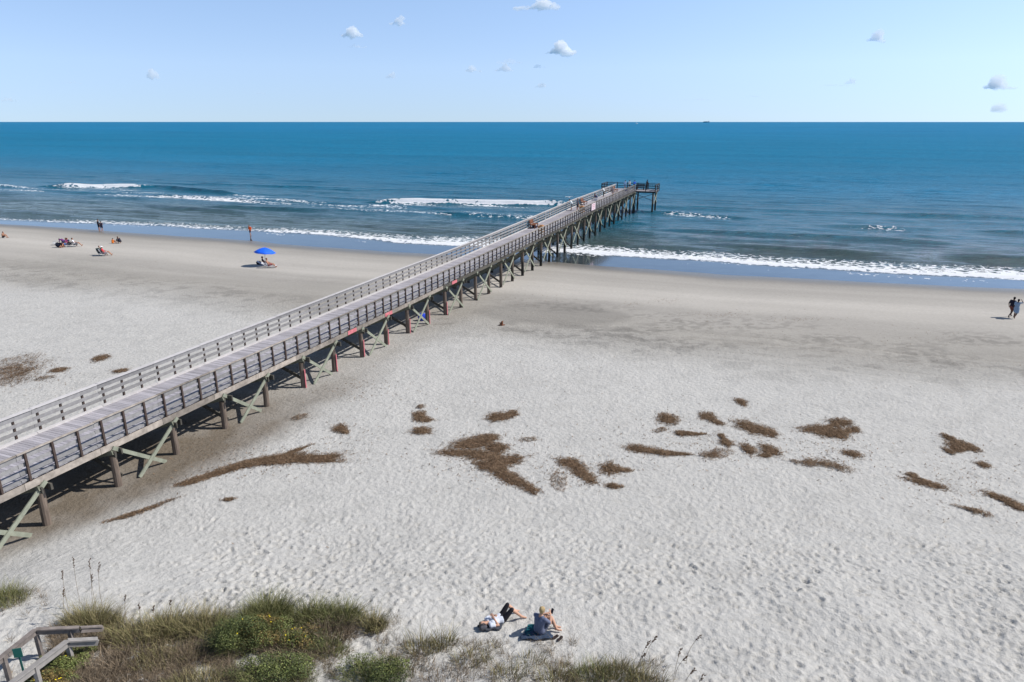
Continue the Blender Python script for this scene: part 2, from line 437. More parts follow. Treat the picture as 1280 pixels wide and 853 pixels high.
# ------------------------------------------------------------------ sea
def make_sea():
    rows = list(np.arange(60, 73, 1.0)) + list(np.arange(73, 98, .16)) + list(np.arange(98, 150, .24))
    s_ = 150.
    while s_ < 90000: rows.append(s_); s_ += max(.3, (s_ - 150) * .03 + .3)
    rows = np.array(rows)
    c = list(np.arange(-150, 78, .32)); e = [4, 10, 20, 40, 80, 160, 300, 700]
    cols = np.array([-150 - q for q in e[::-1]] + c + [78 + q for q in e])
    wf = np.maximum(1, rows / 110.)
    Nn = cols[None, :] * wf[:, None]; S = np.repeat(rows[:, None], len(cols), 1)
    Xw, Yw = xy(S, Nn)
    u = S - S0(Nn)                    # metres offshore
    f = S - SF(Nn)                    # metres seaward of the swash front
    Z = np.zeros_like(S); foam = np.zeros_like(S)
    env = smooth(2, 10, f) * (1 - smooth(500, 1500, S))
    wl = 8.5 + .03 * np.clip(u, 0, 300)
    warp = 9 * (fbm(Nn / 40., S / 30., 101, 3) - .5)
    ph = (u + warp) / 8.5
    r1 = np.sin(2 * PI * ph); r1 = np.sign(r1) * np.abs(r1) ** 1.0
    Z += env * .13 * np.maximum(0, r1) ** 1.6 * smooth(.3, .75, fbm(Nn / 17., ph * 1.0, 102, 2)) * 1.6
    Z += env * .07 * (fbm(Nn / 6., S / 1.3, 103, 3) - .5) * 2
    Z += env * .16 * (fbm(Nn / 14., S / 3.0, 104, 3) - .5) * 2
    # last little breaker: the swash front
    amp = np.interp(Nn, [-200, -118, -108, -82, -78, -66, -60, -42, -22, 0, 26, 100], [.25, .3, .55, .5, .3, .9, .75, 1, 1.1, 1, 1.15, 1])
    wid = np.interp(Nn, [-200, -110, -60, -42, -25, 0, 26], [2.0, 2.4, 2.8, 4.6, 3.6, 3.5, 3.9])
    br = .75 + .5 * fbm(Nn / 6., S / 6, 105, 3)
    foam += .86 * amp * br * smooth(-.3, .4, f) * smooth(1.0, .25, f / wid)
    foam += amp * .42 * br * smooth(wid * .4, wid, f) * smooth(wid * 2.4, wid * .9, f)
    Z += .10 * amp * smooth(-.2, .9, f) * smooth(3.2, 1.0, f)
    # thin lace left on the film
    foam += .33 * amp * smooth(-4.5, -.2, f) * smooth(.6, -.2, f) * smooth(.45, .75, fbm(Nn / 5., S / 1.5, 106, 3))
    # outer breakers on the bar: (n from, n to, s at from, s at to, height, foam, tail)
    BR = [(-262, -183, 122, 121, .5, .6, 2), (-176, -151, 125, 134, .95, 1.2, 2.6), (-150, -118, 134, 127, .8, 0, 3.5), (-134, -100, 119, 116, .4, .27, 9),
          (-79, -40, 124.5, 134.5, .95, 1.1, 3.0), (-42, -33, 134.5, 136, .7, .3, 3),
          (-22, -4, 128.5, 126, .3, .26, 8), (9, 22, 122.4, 123.6, .35, .23, 8), (30, 36, 123.5, 124, .4, .3, 2.2), (40, 50, 125, 126, .3, .4, 2),
          (-118, -92, 103, 101.5, .38, 0, 4), (-104, -80, 106, 109, .4, 0, 5), (-15, 22, 108, 110, .40, .0, 3), (20, 50, 99, 101, .35, .0, 3), (-8, 14, 97, 96.5, .38, .0, 3),
          (-30, 60, 139, 143, .30, .0, 3), (-150, -60, 146, 150, .30, 0, 3), (-60, -20, 113, 114, .35, 0, 3), (-230, -160, 110, 107, .35, .12, 3)]
    for n0, n1, s0, s1, h, fo, tail in BR:
        cen = s0 + (s1 - s0) * np.clip((Nn - n0) / (n1 - n0), -.3, 1.3) + 1.3 * (fbm(Nn / 11., Nn * 0 + s0, 107, 3) - .5)
        d = S - cen
        e_ = smooth(n0 - 4, n0 + 5, Nn) * smooth(n1 + 4, n1 - 5, Nn)
        ef = smooth(n0 - 1.5, n0 + 7, Nn) * smooth(n1 + 1.5, n1 - 7, Nn)
        prof = np.exp(-(np.where(d < 0, d / .75, d / 2.4)) ** 2)
        Z += h * prof * e_ * .8
        Z -= .18 * h * np.exp(-((d + 3) / 2.) ** 2) * e_
        if fo:
            foam += fo * ef * smooth(-tail * .42, -tail * .25, d) * smooth(1.0, .2, d) * (.10 + 1.35 * fbm(Nn / 3.0, S / 1.3, 108, 4))
            foam += fo * .40 * ef * smooth(-tail * 3.2, -tail * .6, d) * smooth(0, -1.2, d) * smooth(.35, .7, fbm(Nn / 9., S / 2.6, 109, 4))
    # residual foam field inside the bar on the left
    foam += .40 * smooth(112, 116, S) * smooth(131, 124, S) * smooth(-82, -95, Nn) * smooth(.5, .78, fbm(Nn / 14., S / 2.4, 110, 4))
    foam += .40 * smooth(108, 114, S) * smooth(124, 118, S) * smooth(-95, -80, Nn) * smooth(-30, -44, Nn) * smooth(.45, .75, fbm(Nn / 12., S / 2.2, 111, 4))
    # far swell
    farw = smooth(140, 220, S) * (1 - smooth(600, 1500, S))
    Z += farw * .28 * (fbm(Nn / 26., S / 8., 112, 3) - .5)
    me = gridmesh('sea', Xw, Yw, Z)
    def c3(a): return np.array(a)[None, None, :]
    film = c3((.050, .066, .075)); olive = c3((.045, .076, .066)); mid = c3((.008, .108, .170)); deep = c3((.001, .148, .270)); far = c3((.000, .155, .305))  # film base tinted blue: part of its sky reflection put into the colour
    wob = 14 * (fbm(Nn / 50., S / 22., 113, 3) - .5)
    def mixc(A, B, k): k = k[..., None]; return A * (1 - k) + B * k
    C = mixc(film + 0 * S[..., None], olive, smooth(-1, 3, f))
    C = mixc(C, mid, smooth(90, 118, S + wob))
    C = mixc(C, deep, smooth(120, 210, S + wob * 1.5))
    C = mixc(C, far, smooth(250, 1500, S))
    # wind streaks and cloud-shadow patches painted into the water colour
    st = fbm(Nn / 120., S / 18., 114, 4) - .5
    C = C * (1 + .35 * st * smooth(110, 160, S) )[..., None]
    lg = np.log(np.maximum(S, 60.))
    C = C * (1 + .16 * (fbm(Nn / S * 3.0, lg * 9, 115, 4) - .5) * smooth(300, 800, S))[..., None]
    attr(me, 'col', np.clip(C, 0, 1), 'FLOAT_COLOR')
    attr(me, 'foam', foam)
    attr(me, 'rip', smooth(-1.5, 3, f) * (1 - .0 * S) + .012)
    attr(me, 'calm', np.clip(1 - np.exp(-np.clip(S - 100, 0, 1e5) / 60.), 0, 1))
    m, N, L, P = newmat('sea_water')
    A = {}
    for k in ('col', 'foam', 'rip', 'calm'):
        A[k] = N.new('ShaderNodeAttribute'); A[k].attribute_name = k
    tc = N.new('ShaderNodeTexCoord')
    mp = N.new('ShaderNodeMapping'); mp.inputs['Rotation'].default_value = (0, 0, AZ); mp.inputs['Scale'].default_value = (1, 2.6, 1)
    L.new(tc.outputs['Object'], mp.inputs[0])
    def noise(sc_, det=4, ro=.55):
        n = N.new('ShaderNodeTexNoise'); n.inputs['Scale'].default_value = sc_; n.inputs['Detail'].default_value = det; n.inputs['Roughness'].default_value = ro
        L.new(mp.outputs[0], n.inputs['Vector']); return n
    na = noise(1.1, 4); nb = noise(.30, 8, .68)
    b1 = N.new('ShaderNodeBump'); b1.inputs['Distance'].default_value = .14; L.new(A['rip'].outputs['Fac'], b1.inputs['Strength']); L.new(na.outputs[0], b1.inputs['Height'])
    b2 = N.new('ShaderNodeBump'); b2.inputs['Distance'].default_value = .75; L.new(nb.outputs[0], b2.inputs['Height']); L.new(A['rip'].outputs['Fac'], b2.inputs['Strength'])
    L.new(b1.outputs[0], b2.inputs['Normal'])
    # lumpy colour of the wave faces, far out
    mr = N.new('ShaderNodeMapRange'); mr.inputs[1].default_value = .3; mr.inputs[2].default_value = .7; mr.inputs[3].default_value = .60; mr.inputs[4].default_value = 1.40
    L.new(nb.outputs[0], mr.inputs[0])
    vm = N.new('ShaderNodeVectorMath'); vm.operation = 'SCALE'; L.new(A['col'].outputs['Color'], vm.inputs[0]); L.new(mr.outputs[0], vm.inputs['Scale'])
    L.new(vm.outputs[0], P.inputs['Base Color'])
    ir = N.new('ShaderNodeMapRange'); ir.inputs[3].default_value = 2.0; ir.inputs[4].default_value = 1.33; L.new(A['rip'].outputs['Fac'], ir.inputs[0]); L.new(ir.outputs[0], P.inputs['IOR'])
    rr = N.new('ShaderNodeMapRange'); rr.inputs[3].default_value = .07; rr.inputs[4].default_value = .42; L.new(A['calm'].outputs['Fac'], rr.inputs[0]); L.new(rr.outputs[0], P.inputs['Roughness'])
    sp = N.new('ShaderNodeMapRange'); sp.inputs[3].default_value = .75; sp.inputs[4].default_value = .035; L.new(A['calm'].outputs['Fac'], sp.inputs[0]); L.new(sp.outputs[0], P.inputs['Specular IOR Level'])
    L.new(b2.outputs[0], P.inputs['Normal'])
    # foam
    nf = noise(1.9, 7, .72); mf_ = N.new('ShaderNodeMapping'); mf_.inputs['Rotation'].default_value = (0, 0, AZ); mf_.inputs['Scale'].default_value = (.75, .85, 1); L.new(tc.outputs['Object'], mf_.inputs[0]); L.new(mf_.outputs[0], nf.inputs['Vector'])
    v = N.new('ShaderNodeTexVoronoi'); v.feature = 'DISTANCE_TO_EDGE'; v.inputs['Scale'].default_value = 1.1; L.new(mf_.outputs[0], v.inputs['Vector'])
    vv = N.new('ShaderNodeMapRange'); vv.inputs[1].default_value = 0; vv.inputs[2].default_value = .3; vv.inputs[3].default_value = .26; vv.inputs[4].default_value = -.24
    L.new(v.outputs['Distance'], vv.inputs[0])
    def math_(op, a, b):
        q = N.new('ShaderNodeMath'); q.operation = op
        for i, x in enumerate((a, b)):
            if isinstance(x, (int, float)): q.inputs[i].default_value = x
            else: L.new(x, q.inputs[i])
        return q.outputs[0]
    x = math_('MULTIPLY', math_('SUBTRACT', nf.outputs[0], .5), 2.5)
    x = math_('ADD', x, vv.outputs[0])
    gate = math_('MINIMUM', math_('MULTIPLY', A['foam'].outputs['Fac'], 6.0), 1.0)
    x = math_('ADD', math_('MULTIPLY', x, gate), A['foam'].outputs['Fac'])
    fm = N.new('ShaderNodeMapRange'); fm.interpolation_type = 'SMOOTHSTEP'; fm.inputs[1].default_value = .40; fm.inputs[2].default_value = .60; L.new(x, fm.inputs[0])
    fo = N.new('ShaderNodeBsdfDiffuse'); fo.inputs[0].default_value = (.74, .76, .78, 1)
    bf = N.new('ShaderNodeBump'); bf.inputs['Distance'].default_value = .35; bf.inputs['Strength'].default_value = .6; L.new(nf.outputs[0], bf.inputs['Height']); L.new(bf.outputs[0], fo.inputs['Normal'])
    mx = N.new('ShaderNodeMixShader'); L.new(fm.outputs[0], mx.inputs[0]); L.new(P.outputs[0], mx.inputs[1]); L.new(fo.outputs[0], mx.inputs[2])
    L.new(mx.outputs[0], N['Material Output'].inputs['Surface'])
    tag(link('sea', me, m), kind='structure')
make_sea()

# ------------------------------------------------------------------ materials for things
M['deck'] = mat('weathered_deck_boards', (.365, .350, .375), .85, .18, 9, .3, isl=.22, spec=.15, stretch=(.3, 6, 1))
M['cap'] = mat('bleached_rail_cap', (.52, .50, .49), .8, .1, 5, .2, isl=.06, spec=.15)
M['rail'] = mat('pale_weathered_rail', (.25, .245, .245), .8, .2, 5, .2, isl=.16, spec=.15)
M['fascia'] = mat('fascia_board', (.29, .255, .22), .8, .35, 4, .2, isl=.35, spec=.15)
M['post'] = mat('dark_rail_post', (.075, .055, .048), .85, .3, 8, .2, isl=.35, spec=.15)
M['green'] = mat('treated_brace', (.26, .275, .215), .8, .22, 4, .2, isl=.2, spec=.15)
M['brace2'] = mat('old_green_brace', (.165, .17, .13), .85, .3, 4, .2, isl=.2, spec=.15)
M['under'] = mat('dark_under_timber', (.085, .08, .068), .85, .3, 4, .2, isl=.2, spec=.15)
M['pink'] = mat('faded_red_board', (.55, .17, .19), .7, .25, 6, spec=.2)
M['signw'] = mat('pink_white_sign', (.70, .56, .60), .6, .1, 6)
M['tan'] = mat('tan_wood_bin', (.52, .28, .13), .7, .2, 8, isl=.1)
M['brown'] = mat('brown_wood', (.17, .065, .03), .7, .3, 8, isl=.2)
M['brownw'] = mat('grey_brown_handrail', (.185, .16, .145), .85, .3, 7, .3, isl=.15, spec=.15)
M['seat'] = mat('seahead_timber', (.05, .045, .042), .85, .3, 5, isl=.3)

def pile_mat():
    m, N, L, P = newmat('round_pile_timber')
    tc = N.new('ShaderNodeTexCoord'); sx = N.new('ShaderNodeSeparateXYZ'); L.new(tc.outputs['Object'], sx.inputs[0])
    nz = N.new('ShaderNodeTexNoise'); nz.inputs['Scale'].default_value = 3; nz.inputs['Detail'].default_value = 6
    mp = N.new('ShaderNodeMapping'); mp.inputs['Scale'].default_value = (4, 4, .6); L.new(tc.outputs['Object'], mp.inputs[0]); L.new(mp.outputs[0], nz.inputs['Vector'])
    # black marine growth below the tide line of the seaward piles, dry timber above
    ad = N.new('ShaderNodeMath'); ad.operation = 'MULTIPLY_ADD'; ad.inputs[1].default_value = .8; L.new(nz.outputs[0], ad.inputs[0]); L.new(sx.outputs['Z'], ad.inputs[2])
    mr = N.new('ShaderNodeMapRange'); mr.inputs[1].default_value = 1.9; mr.inputs[2].default_value = 2.5; L.new(ad.outputs[0], mr.inputs[0])
    ms = N.new('ShaderNodeMapRange'); ms.inputs[1].default_value = 66; ms.inputs[2].default_value = 58; L.new(sx.outputs['Y'], ms.inputs[0])
    mx_ = N.new('ShaderNodeMath'); mx_.operation = 'MAXIMUM'; L.new(mr.outputs[0], mx_.inputs[0]); L.new(ms.outputs[0], mx_.inputs[1])
    c = N.new('ShaderNodeMix'); c.data_type = 'RGBA'; c.inputs[6].default_value = (.03, .03, .026, 1); c.inputs[7].default_value = (.165, .13, .105, 1)
    L.new(mx_.outputs[0], c.inputs[0])
    vm = N.new('ShaderNodeVectorMath'); vm.operation = 'SCALE'; L.new(c.outputs[2], vm.inputs[0])
    v = N.new('ShaderNodeMapRange'); v.inputs[1].default_value = .3; v.inputs[2].default_value = .7; v.inputs[3].default_value = .7; v.inputs[4].default_value = 1.3; L.new(nz.outputs[0], v.inputs[0]); L.new(v.outputs[0], vm.inputs['Scale'])
    L.new(vm.outputs[0], P.inputs['Base Color']); P.inputs['Roughness'].default_value = .8; P.inputs['Specular IOR Level'].default_value = .2
    return m
M['pile'] = pile_mat()

# ------------------------------------------------------------------ the pier (local x = across, y = seaward)
NR, NL = -24.75, -28.45          # right (sunny) rail, left rail
def dz(s): return float(np.interp(s, [0, 14, 30, 60, 80, 98, 140], [3.36, 3.36, 3.33, 3.34, 3.55, 3.88, 3.92]))
def gz(n, s):
    X, Y = xy(s, n); return float(terrain(X, Y))
S_IN, S_OUT = 8.0, 127.2
BENT = 3.1
pier = empty('pier', (0, 0, 0), -AZ)
tag(pier, 'long grey timber fishing pier on piles running from the sand out over the surf', 'pier')

mb = MB(); s_ = S_IN; gap = .012
while s_ < S_OUT:
    z = dz(s_)
    mb.box(((NR + NL) / 2 + rnd.uniform(-.015, .015), s_ + .068, z - .02 + rnd.uniform(-.004, .004)), (3.62, .136, .04), rz=rnd.uniform(-.002, .002))
    s_ += .136 + gap
# planks of the T-shaped sea end run the same way
HN0, HN1, HS0, HS1 = -31.1, -21.1, 127.2, 131.3
s_ = HS0 + .02
while s_ < HS1:
    mb.box(((HN0 + HN1) / 2, s_ + .068, dz(s_) - .02 + rnd.uniform(-.004, .004)), (HN1 - HN0, .136, .04)); s_ += .148
mb.build('deck', M['deck'], pier)

mb = MB()
for n in (NL + .25, NL + 1.0, NL + 1.75, NL + 2.5, NR - .55):
    s_ = S_IN
    while s_ < S_OUT:
        e = min(s_ + BENT * 2, S_OUT); mb.bar((n, s_ + .01, dz(s_) - .17), (n, e - .01, dz(e) - .17), .09, .24); s_ = e
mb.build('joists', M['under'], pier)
for n, out in ((NR, 1), (NL, -1)):
    mb = MB(); mf = MB(); s_ = S_IN
    while s_ < S_OUT:
        e = min(s_ + BENT, S_OUT)
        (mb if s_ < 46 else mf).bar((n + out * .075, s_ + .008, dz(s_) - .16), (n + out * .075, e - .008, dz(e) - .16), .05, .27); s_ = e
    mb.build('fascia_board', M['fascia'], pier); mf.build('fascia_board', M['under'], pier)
def wob(): return rnd.uniform(-.012, .012)
for n, out, lab in ((NR, 1, None), (NL, -1, None)):
    rl = MB(); s_ = S_IN                                     # cap: boards laid flat
    while s_ < S_OUT:
        e = min(s_ + BENT, S_OUT)
        a = wob(); rl.bar((n + a, s_ + .006, dz(s_) + 1.12 + wob() * .6), (n + a, e - .006, dz(e) + 1.12 + wob() * .6), .20 if out < 0 else .10, .04)
        s_ = e
    railing = rl.build('railing', M['cap'] if out < 0 else M['fascia'], pier)
    mb = MB()
    for zz, h in ((.98, .18), (.66, .15), (.35, .15)):
        s_ = S_IN
        while s_ < S_OUT:
            e = min(s_ + BENT, S_OUT)
            mb.bar((n - out * .03, s_ + .008, dz(s_) + zz + wob()), (n - out * .03, e - .008, dz(e) + zz + wob()), .04, h); s_ = e
    mb.build('rail_boards', M['rail'], railing)
    mb = MB(); s_ = S_IN
    while s_ < S_OUT:
        e = min(s_ + BENT, S_OUT)
        mb.bar((n - out * .09, s_ + .01, dz(s_) + .045), (n - out * .09, e - .01, dz(e) + .045), .14, .085); s_ = e
    mb.build('toe_board', M['cap'] if out < 0 else M['rail'], railing)
    far = MB(); k = 0; s_ = 10.35
    while s_ < S_OUT - .1:
        p = far if k >= 50 else MB()
        p.box((n + out * .045, s_, dz(s_) + .44), (.075, .08, 1.30), jit=.006)
        if k < 50: p.build('rail_post', M['post'], railing)
        k += 1; s_ += BENT / 3
    q = far.build('rail_post', M['post'], railing); q['kind'] = 'stuff'

bents = []
s_ = 8.6
while s_ < 127.5: bents.append(s_); s_ += BENT
for i, s_ in enumerate(bents):
    z = dz(s_) - .32
    mb = MB()
    for o_ in (-.09, .09):
        mb.box(((NR + NL) / 2, s_ + o_ * 1.9, z - .14), (4.35 + rnd.uniform(-.1, .25), .075, .26), jit=.01)
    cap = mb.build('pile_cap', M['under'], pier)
    for n in (NR - .08, NL + .08):
        g = gz(n, s_)
        lean = rnd.uniform(-.05, .05)
        MB().tube((n + lean, s_ + rnd.uniform(-.05, .05), g - .9), (n, s_, z + rnd.uniform(-.05, .28)), .165, .135, 12).build('piling', M['pile'], cap, sm=False)
    # dark diagonal across the bent, now one way, now the other
    g0, g1 = max(gz(NR, s_), -.2), max(gz(NL, s_), -.2)
    MB().bar((NR + .28, s_ - .25, z - .02), (NL + .1, s_ - .25, g1 + .30), .055, .19).build('diagonal_brace', M['brace2'], cap)
    if i % 2: MB().bar((NL - .2, s_ + .25, z - .1), (NR - .1, s_ + .25, g0 + .35), .055, .19).build('diagonal_brace', M['under'], cap)
# light green X braces in every other bay, both sides; where the sand is high they run into it
for i in range(0, len(bents) - 1):
    if i % 2 == 0: continue
    a, b = bents[i], bents[i + 1]
    for n, sg in ((NR + .14, 1), (NL - .14, -1)):
        za, zb = dz(a) - .22, dz(b) - .22
        for (u0, u1, z0, off) in ((a - .1, b + .15, za, 0.), (b + .1, a - .15, zb, .062)):
            tt = 1.0
            for k in range(40):
                t = .3 + .7 * k / 39.; s__ = u0 + (u1 - u0) * t
                if z0 - 2.55 * t < max(gz(n, s__), -.2) + .04: tt = t; break
            MB().bar((n + sg * off, u0, z0), (n + sg * off, u0 + (u1 - u0) * tt, z0 - 2.55 * tt), .055, .165).build('cross_brace', M['green'], pier)
# red warning boards on the piles and on the fascia
for k in range(7, 14):
    if k in (8, ): pass
    s_ = bents[k - 0]
    if 26 < s_ < 50:
        g = gz(NR + .2, s_)
        MB().box((NR + .13, s_ - .02, g + .60 + rnd.uniform(-.05, .05)), (.04, .075, 1.15)).build('warning_board', M['pink'], pier)
for s_ in (35.3, 39.8, 50.4):
    MB().box((NR + .118, s_, dz(s_) - .15), (.03, .95, .24)).build('warning_board', M['pink'], pier)
sgn = MB().box((NR + .115, 96.3, dz(96.3) + .58), (.03, 2.1, .95)).build('sign_panel', M['signw'], pier)
tag(sgn, 'pale pink and white sign panel on the seaward rail')
mb = MB()
for q in range(3): mb.box((NR + .1325, 96.3 + (q - 1) * .05, dz(96.3) + .85 - q * .25), (.006, 1.5 - .3 * q, .07))
mb.build('sign_lines', mat('faded_red_lines', (.55, .22, .26), .7, .1, 5), sgn)
# sea end
z = dz(129)
mb = MB()
for s_ in (HS0 + .1, HS1 - .1):
    mb.bar((HN0, s_, z - .17), (HN1, s_, z - .17), .06, .30)
for n in (HN0 + .03, HN1 - .03): mb.bar((n, HS0 + .14, z - .17), (n, HS1 - .14, z - .17), .06, .30)
mb.build('sea_end_frame', M['seat'], pier)
hr = MB()
segs = [((HN0, HS0), (HN0, HS1)), ((HN0 + .05, HS1), (HN1 - .05, HS1)), ((HN1, HS1), (HN1, HS0)), ((HN1 - .05, HS0), (NR + .12, HS0)), ((HN0 + .05, HS0), (NL - .12, HS0))]
for a, b in segs: hr.bar((a[0], a[1], z + 1.12), (b[0], b[1], z + 1.12), .15, .045)
sea_rail = hr.build('sea_end_railing', M['seat'], pier)
mb = MB()
for a, b in segs:
    for zz in (.95, .55, .22): mb.bar((a[0], a[1], z + zz), (b[0], b[1], z + zz), .04, .10)
mb.build('rail_boards', M['seat'], sea_rail)
for a, b in segs:
    L_ = math.dist(a, b); q = max(1, int(round(L_ / 2.0)))
    for i in range(q + 1):
        t = i / q; MB().box((a[0] + (b[0] - a[0]) * t, a[1] + (b[1] - a[1]) * t, z + .45), (.12, .12, 1.36)).build('rail_post', M['seat'], sea_rail)
for n in (HN0 + .5, -28.3, -24.9, HN1 - .45):
    for s_ in (HS0 + .5, HS1 - .5):
        MB().tube((n, s_, -2.6), (n, s_, z - .3), .19, .15, 12).build('piling', M['pile'], pier)
for s_ in (HS0 + .3,):
    MB().bar((HN1 - .30, s_, z - .4), (HN1 - .30, s_ + 3.6, 1.6), .055, .2).build('cross_brace', M['green'], pier)
    MB().bar((HN1 - .23, s_ + 3.6, z - .4), (HN1 - .23, s_, 1.6), .055, .2).build('cross_brace', M['green'], pier)
for a, b in (((HN1 - .5, z - .5), (-24.9, 2.2)), ((-24.9, z - .5), (HN1 - .5, 2.2))):
    MB().tube((a[0], HS0 + .35, a[1]), (b[0], HS0 + .35, b[1]), .045, .045, 6).build('tie_rod', M['seat'], pier)

# ------------------------------------------------------------------ things on the pier
def deckpt(px, py, dz_=0):
    z = 3.5
    for k in range(6):
        x, y = at(px, py, z); s, n = sn(x, y); z = dz(float(s)) + dz_
    return float(s), float(n), z
def onpier(s, n): X, Y = xy(s, n); return (X, Y, dz(s))
def bench(name, s, n, rz, label, group=None):
    t = empty(name, onpier(s, n), rz); tag(t, label, 'bench', group)
    for i, x in enumerate((-.62, .62)):
        mb = MB(); mb.bar((x, -.28, 0), (x, -.34, .5), .09, .09); mb.bar((x, .22, 0), (x, .36, 1.0), .09, .09); mb.bar((x, -.34, .42), (x, .3, .42), .05, .09)
        mb.build('end_frame', M['brown'], t)
    mb = MB()
    for q in range(4): mb.box((0, -.3 + q * .15, .47), (1.5, .125, .04))
    mb.build('seat', M['brown'], t)
    mb = MB()
    for q in range(4): mb.box((0, .295 + q * .022, .58 + q * .125), (1.5, .035, .105), m=Matrix.Rotation(-.17, 3, 'X'))
    mb.build('backrest', M['brown'], t)
    return t
def wbin(s, n, rz, label):
    t = empty('trash_bin', onpier(s, n), rz); tag(t, label, 'bin', 'wooden bins on the pier')
    mb = MB()
    for q in range(5):
        for sd_ in (-1, 1):
            mb.box((-.24 + q * .12, sd_ * .3, .45), (.11, .03, .84)); mb.box((sd_ * .3, -.24 + q * .12, .45), (.03, .11, .84))
    mb.build('slat_side', M['tan'], t)
    mb = MB(); mb.box((0, 0, .91), (.7, .7, .05)); mb.box((0, 0, .985), (.36, .36, .1)); mb.build('lid', M['tan'], t)
    MB().tube((0, 0, .04), (0, 0, .8), .24, .24, 14).build('barrel', M['seat'], t)
RZ = -AZ
LB = NL + .55
bench('park_bench', deckpt(668, 285)[0], LB + .1, RZ + PI / 2 + .05, 'brown slatted bench on the pier near the first tan bin, backed to the left rail', 'brown benches on the pier')
bench('park_bench', deckpt(727, 256)[0], LB + .1, RZ + PI / 2, 'brown slatted bench halfway along the far stretch of the pier, past the pink sign', 'brown benches on the pier')
bench('park_bench', deckpt(760, 240)[0], LB + .2, RZ + PI / 2, 'brown slatted bench nearest to the sea end of the pier', 'brown benches on the pier')
wbin(deckpt(652, 291)[0], NR - .75, RZ, 'tan slatted wooden bin by the right rail, opposite the nearest brown bench')
wbin(deckpt(714, 266)[0], NR - .8, RZ, 'tan slatted wooden bin by the right rail, just before the pink and white sign')
def cooler(s, n, rz, col, label):
    t = empty('cooler', onpier(s, n), rz); tag(t, label, 'cooler')
    m = mat('cooler_plastic', col, .4, .05, 5)
    mb = MB().box((0, 0, .19), (.62, .36, .34), jit=.004); mb.build('box', m, t)
    MB().box((0, 0, .385), (.65, .39, .05)).build('lid', mat('cooler_lid', (.7, .7, .7), .4, .05, 5), t)
    mb = MB()
    for x in (-1, 1): mb.bar((x * .335, -.1, .26), (x * .335, .1, .26), .03, .03)
    mb.build('handles', m, t)
cooler(deckpt(776, 238)[0] - 1, NR - 1.7, RZ, (.03, .05, .30), 'dark blue cooler on the deck near the sea end')
cooler(deckpt(743, 250)[0] - 1, NL + .9, RZ + .2, (.6, .6, .62), 'white cooler beside the left rail beyond the second bench')
def bag(name, loc, rz, col, label, sz=1.):
    mb = MB(); mb.ell((0, 0, .2 * sz), (.3 * sz, .19 * sz, .22 * sz)); mb.ell((.16 * sz, .03, .16 * sz), (.18 * sz, .16 * sz, .17 * sz)); mb.ell((-.15 * sz, -.02, .24 * sz), (.17 * sz, .15 * sz, .2 * sz))
    me = remesh(mb, .03, 3)
    t = link(name, me, mat('bag_cloth', col, .85, .2, 9, .3), loc=loc, rz=rz); tag(t, label, 'bag')
    mb = MB(); 
    for q in range(8):
        a0, a1 = PI * q / 8, PI * (q + 1) / 8
        mb.bar((.17 * sz * math.cos(a0), 0, .36 * sz + .16 * sz * math.sin(a0)), (.17 * sz * math.cos(a1), 0, .36 * sz + .16 * sz * math.sin(a1)), .03, .015)
    mb.build('handle', t.data.materials[0], t)
bag('bag', onpier(deckpt(661, 285)[0], NL + .8), 0, (.02, .02, .05), 'dark shape standing in for the shadow of the nearest brown bench, on the pier deck just landward of it')  # dark bag shape added as the shadow beside the nearest bench
bag('bag', onpier(deckpt(722, 259)[0], NL + .7), .6, (.35, .27, .2), 'light brown bag on the deck beside the second bench')

# ------------------------------------------------------------------ blue umbrella and beach chairs
def beach_umbrella():
    x, y, z = gnd(331, 332.5)
    t = empty('beach_umbrella', (x, y, z), .3); tag(t, 'bright blue beach umbrella planted in the sand over the loungers', 'umbrella')
    tilt = Matrix.Rotation(R(6), 3, 'Y'); top = Vector((0, 0, 2.05))
    MB().tube((0, 0, -.3), (tilt @ top), .02, .02, 8).build('pole', M['rail'], t)
    n = 40; vs = []; fs = []
    rr_ = [0.02, .3, .6, .9, 1.18]; hz = [.0, -.05, -.17, -.34, -.56]
    for i, (r_, h_) in enumerate(zip(rr_, hz)):
        for j in range(n):
            a = 2 * PI * j / n; g = abs(math.cos(4 * a)); sc_ = 1 - .05 * (1 - g) * (i / 4.)
            vs.append(tilt @ Vector((r_ * sc_ * math.cos(a), r_ * sc_ * math.sin(a), 2.07 + h_ + .03 * (1 - g) * (-1 if i < 4 else .6) * (i / 4.))))
    for i in range(4):
        for j in range(n): fs.append((i * n + j, i * n + (j + 1) % n, (i + 1) * n + (j + 1) % n, (i + 1) * n + j))
    mb = MB().add(vs, fs)
    c = mb.build('canopy', mat('blue_canopy', (.012, .13, .80), .65, .05, 4), t, sm=True)
    so_ = c.modifiers.new('t', 'SOLIDIFY'); so_.thickness = .008
    mb = MB()
    for j in range(8):
        a = 2 * PI * j / 8; mb.tube(tilt @ Vector((.02, 0, 1.6)), tilt @ Vector((.62 * math.cos(a), .62 * math.sin(a), 1.88)), .008, .008, 5)
        mb.tube(tilt @ Vector((.03 * math.cos(a), .03 * math.sin(a), 2.02)), tilt @ Vector((1.14 * math.cos(a), 1.14 * math.sin(a), 1.50)), .008, .008, 5)
    mb.build('ribs', M['rail'], t)
    MB().cap(tilt @ Vector((0, 0, 2.07)), tilt @ Vector((0, 0, 2.15)), .03, .015).build('finial', c.data.materials[0], t)
beach_umbrella()
M['steel'] = mat('chair_tube', (.55, .55, .56), .35, .05, 5, metal=.6)
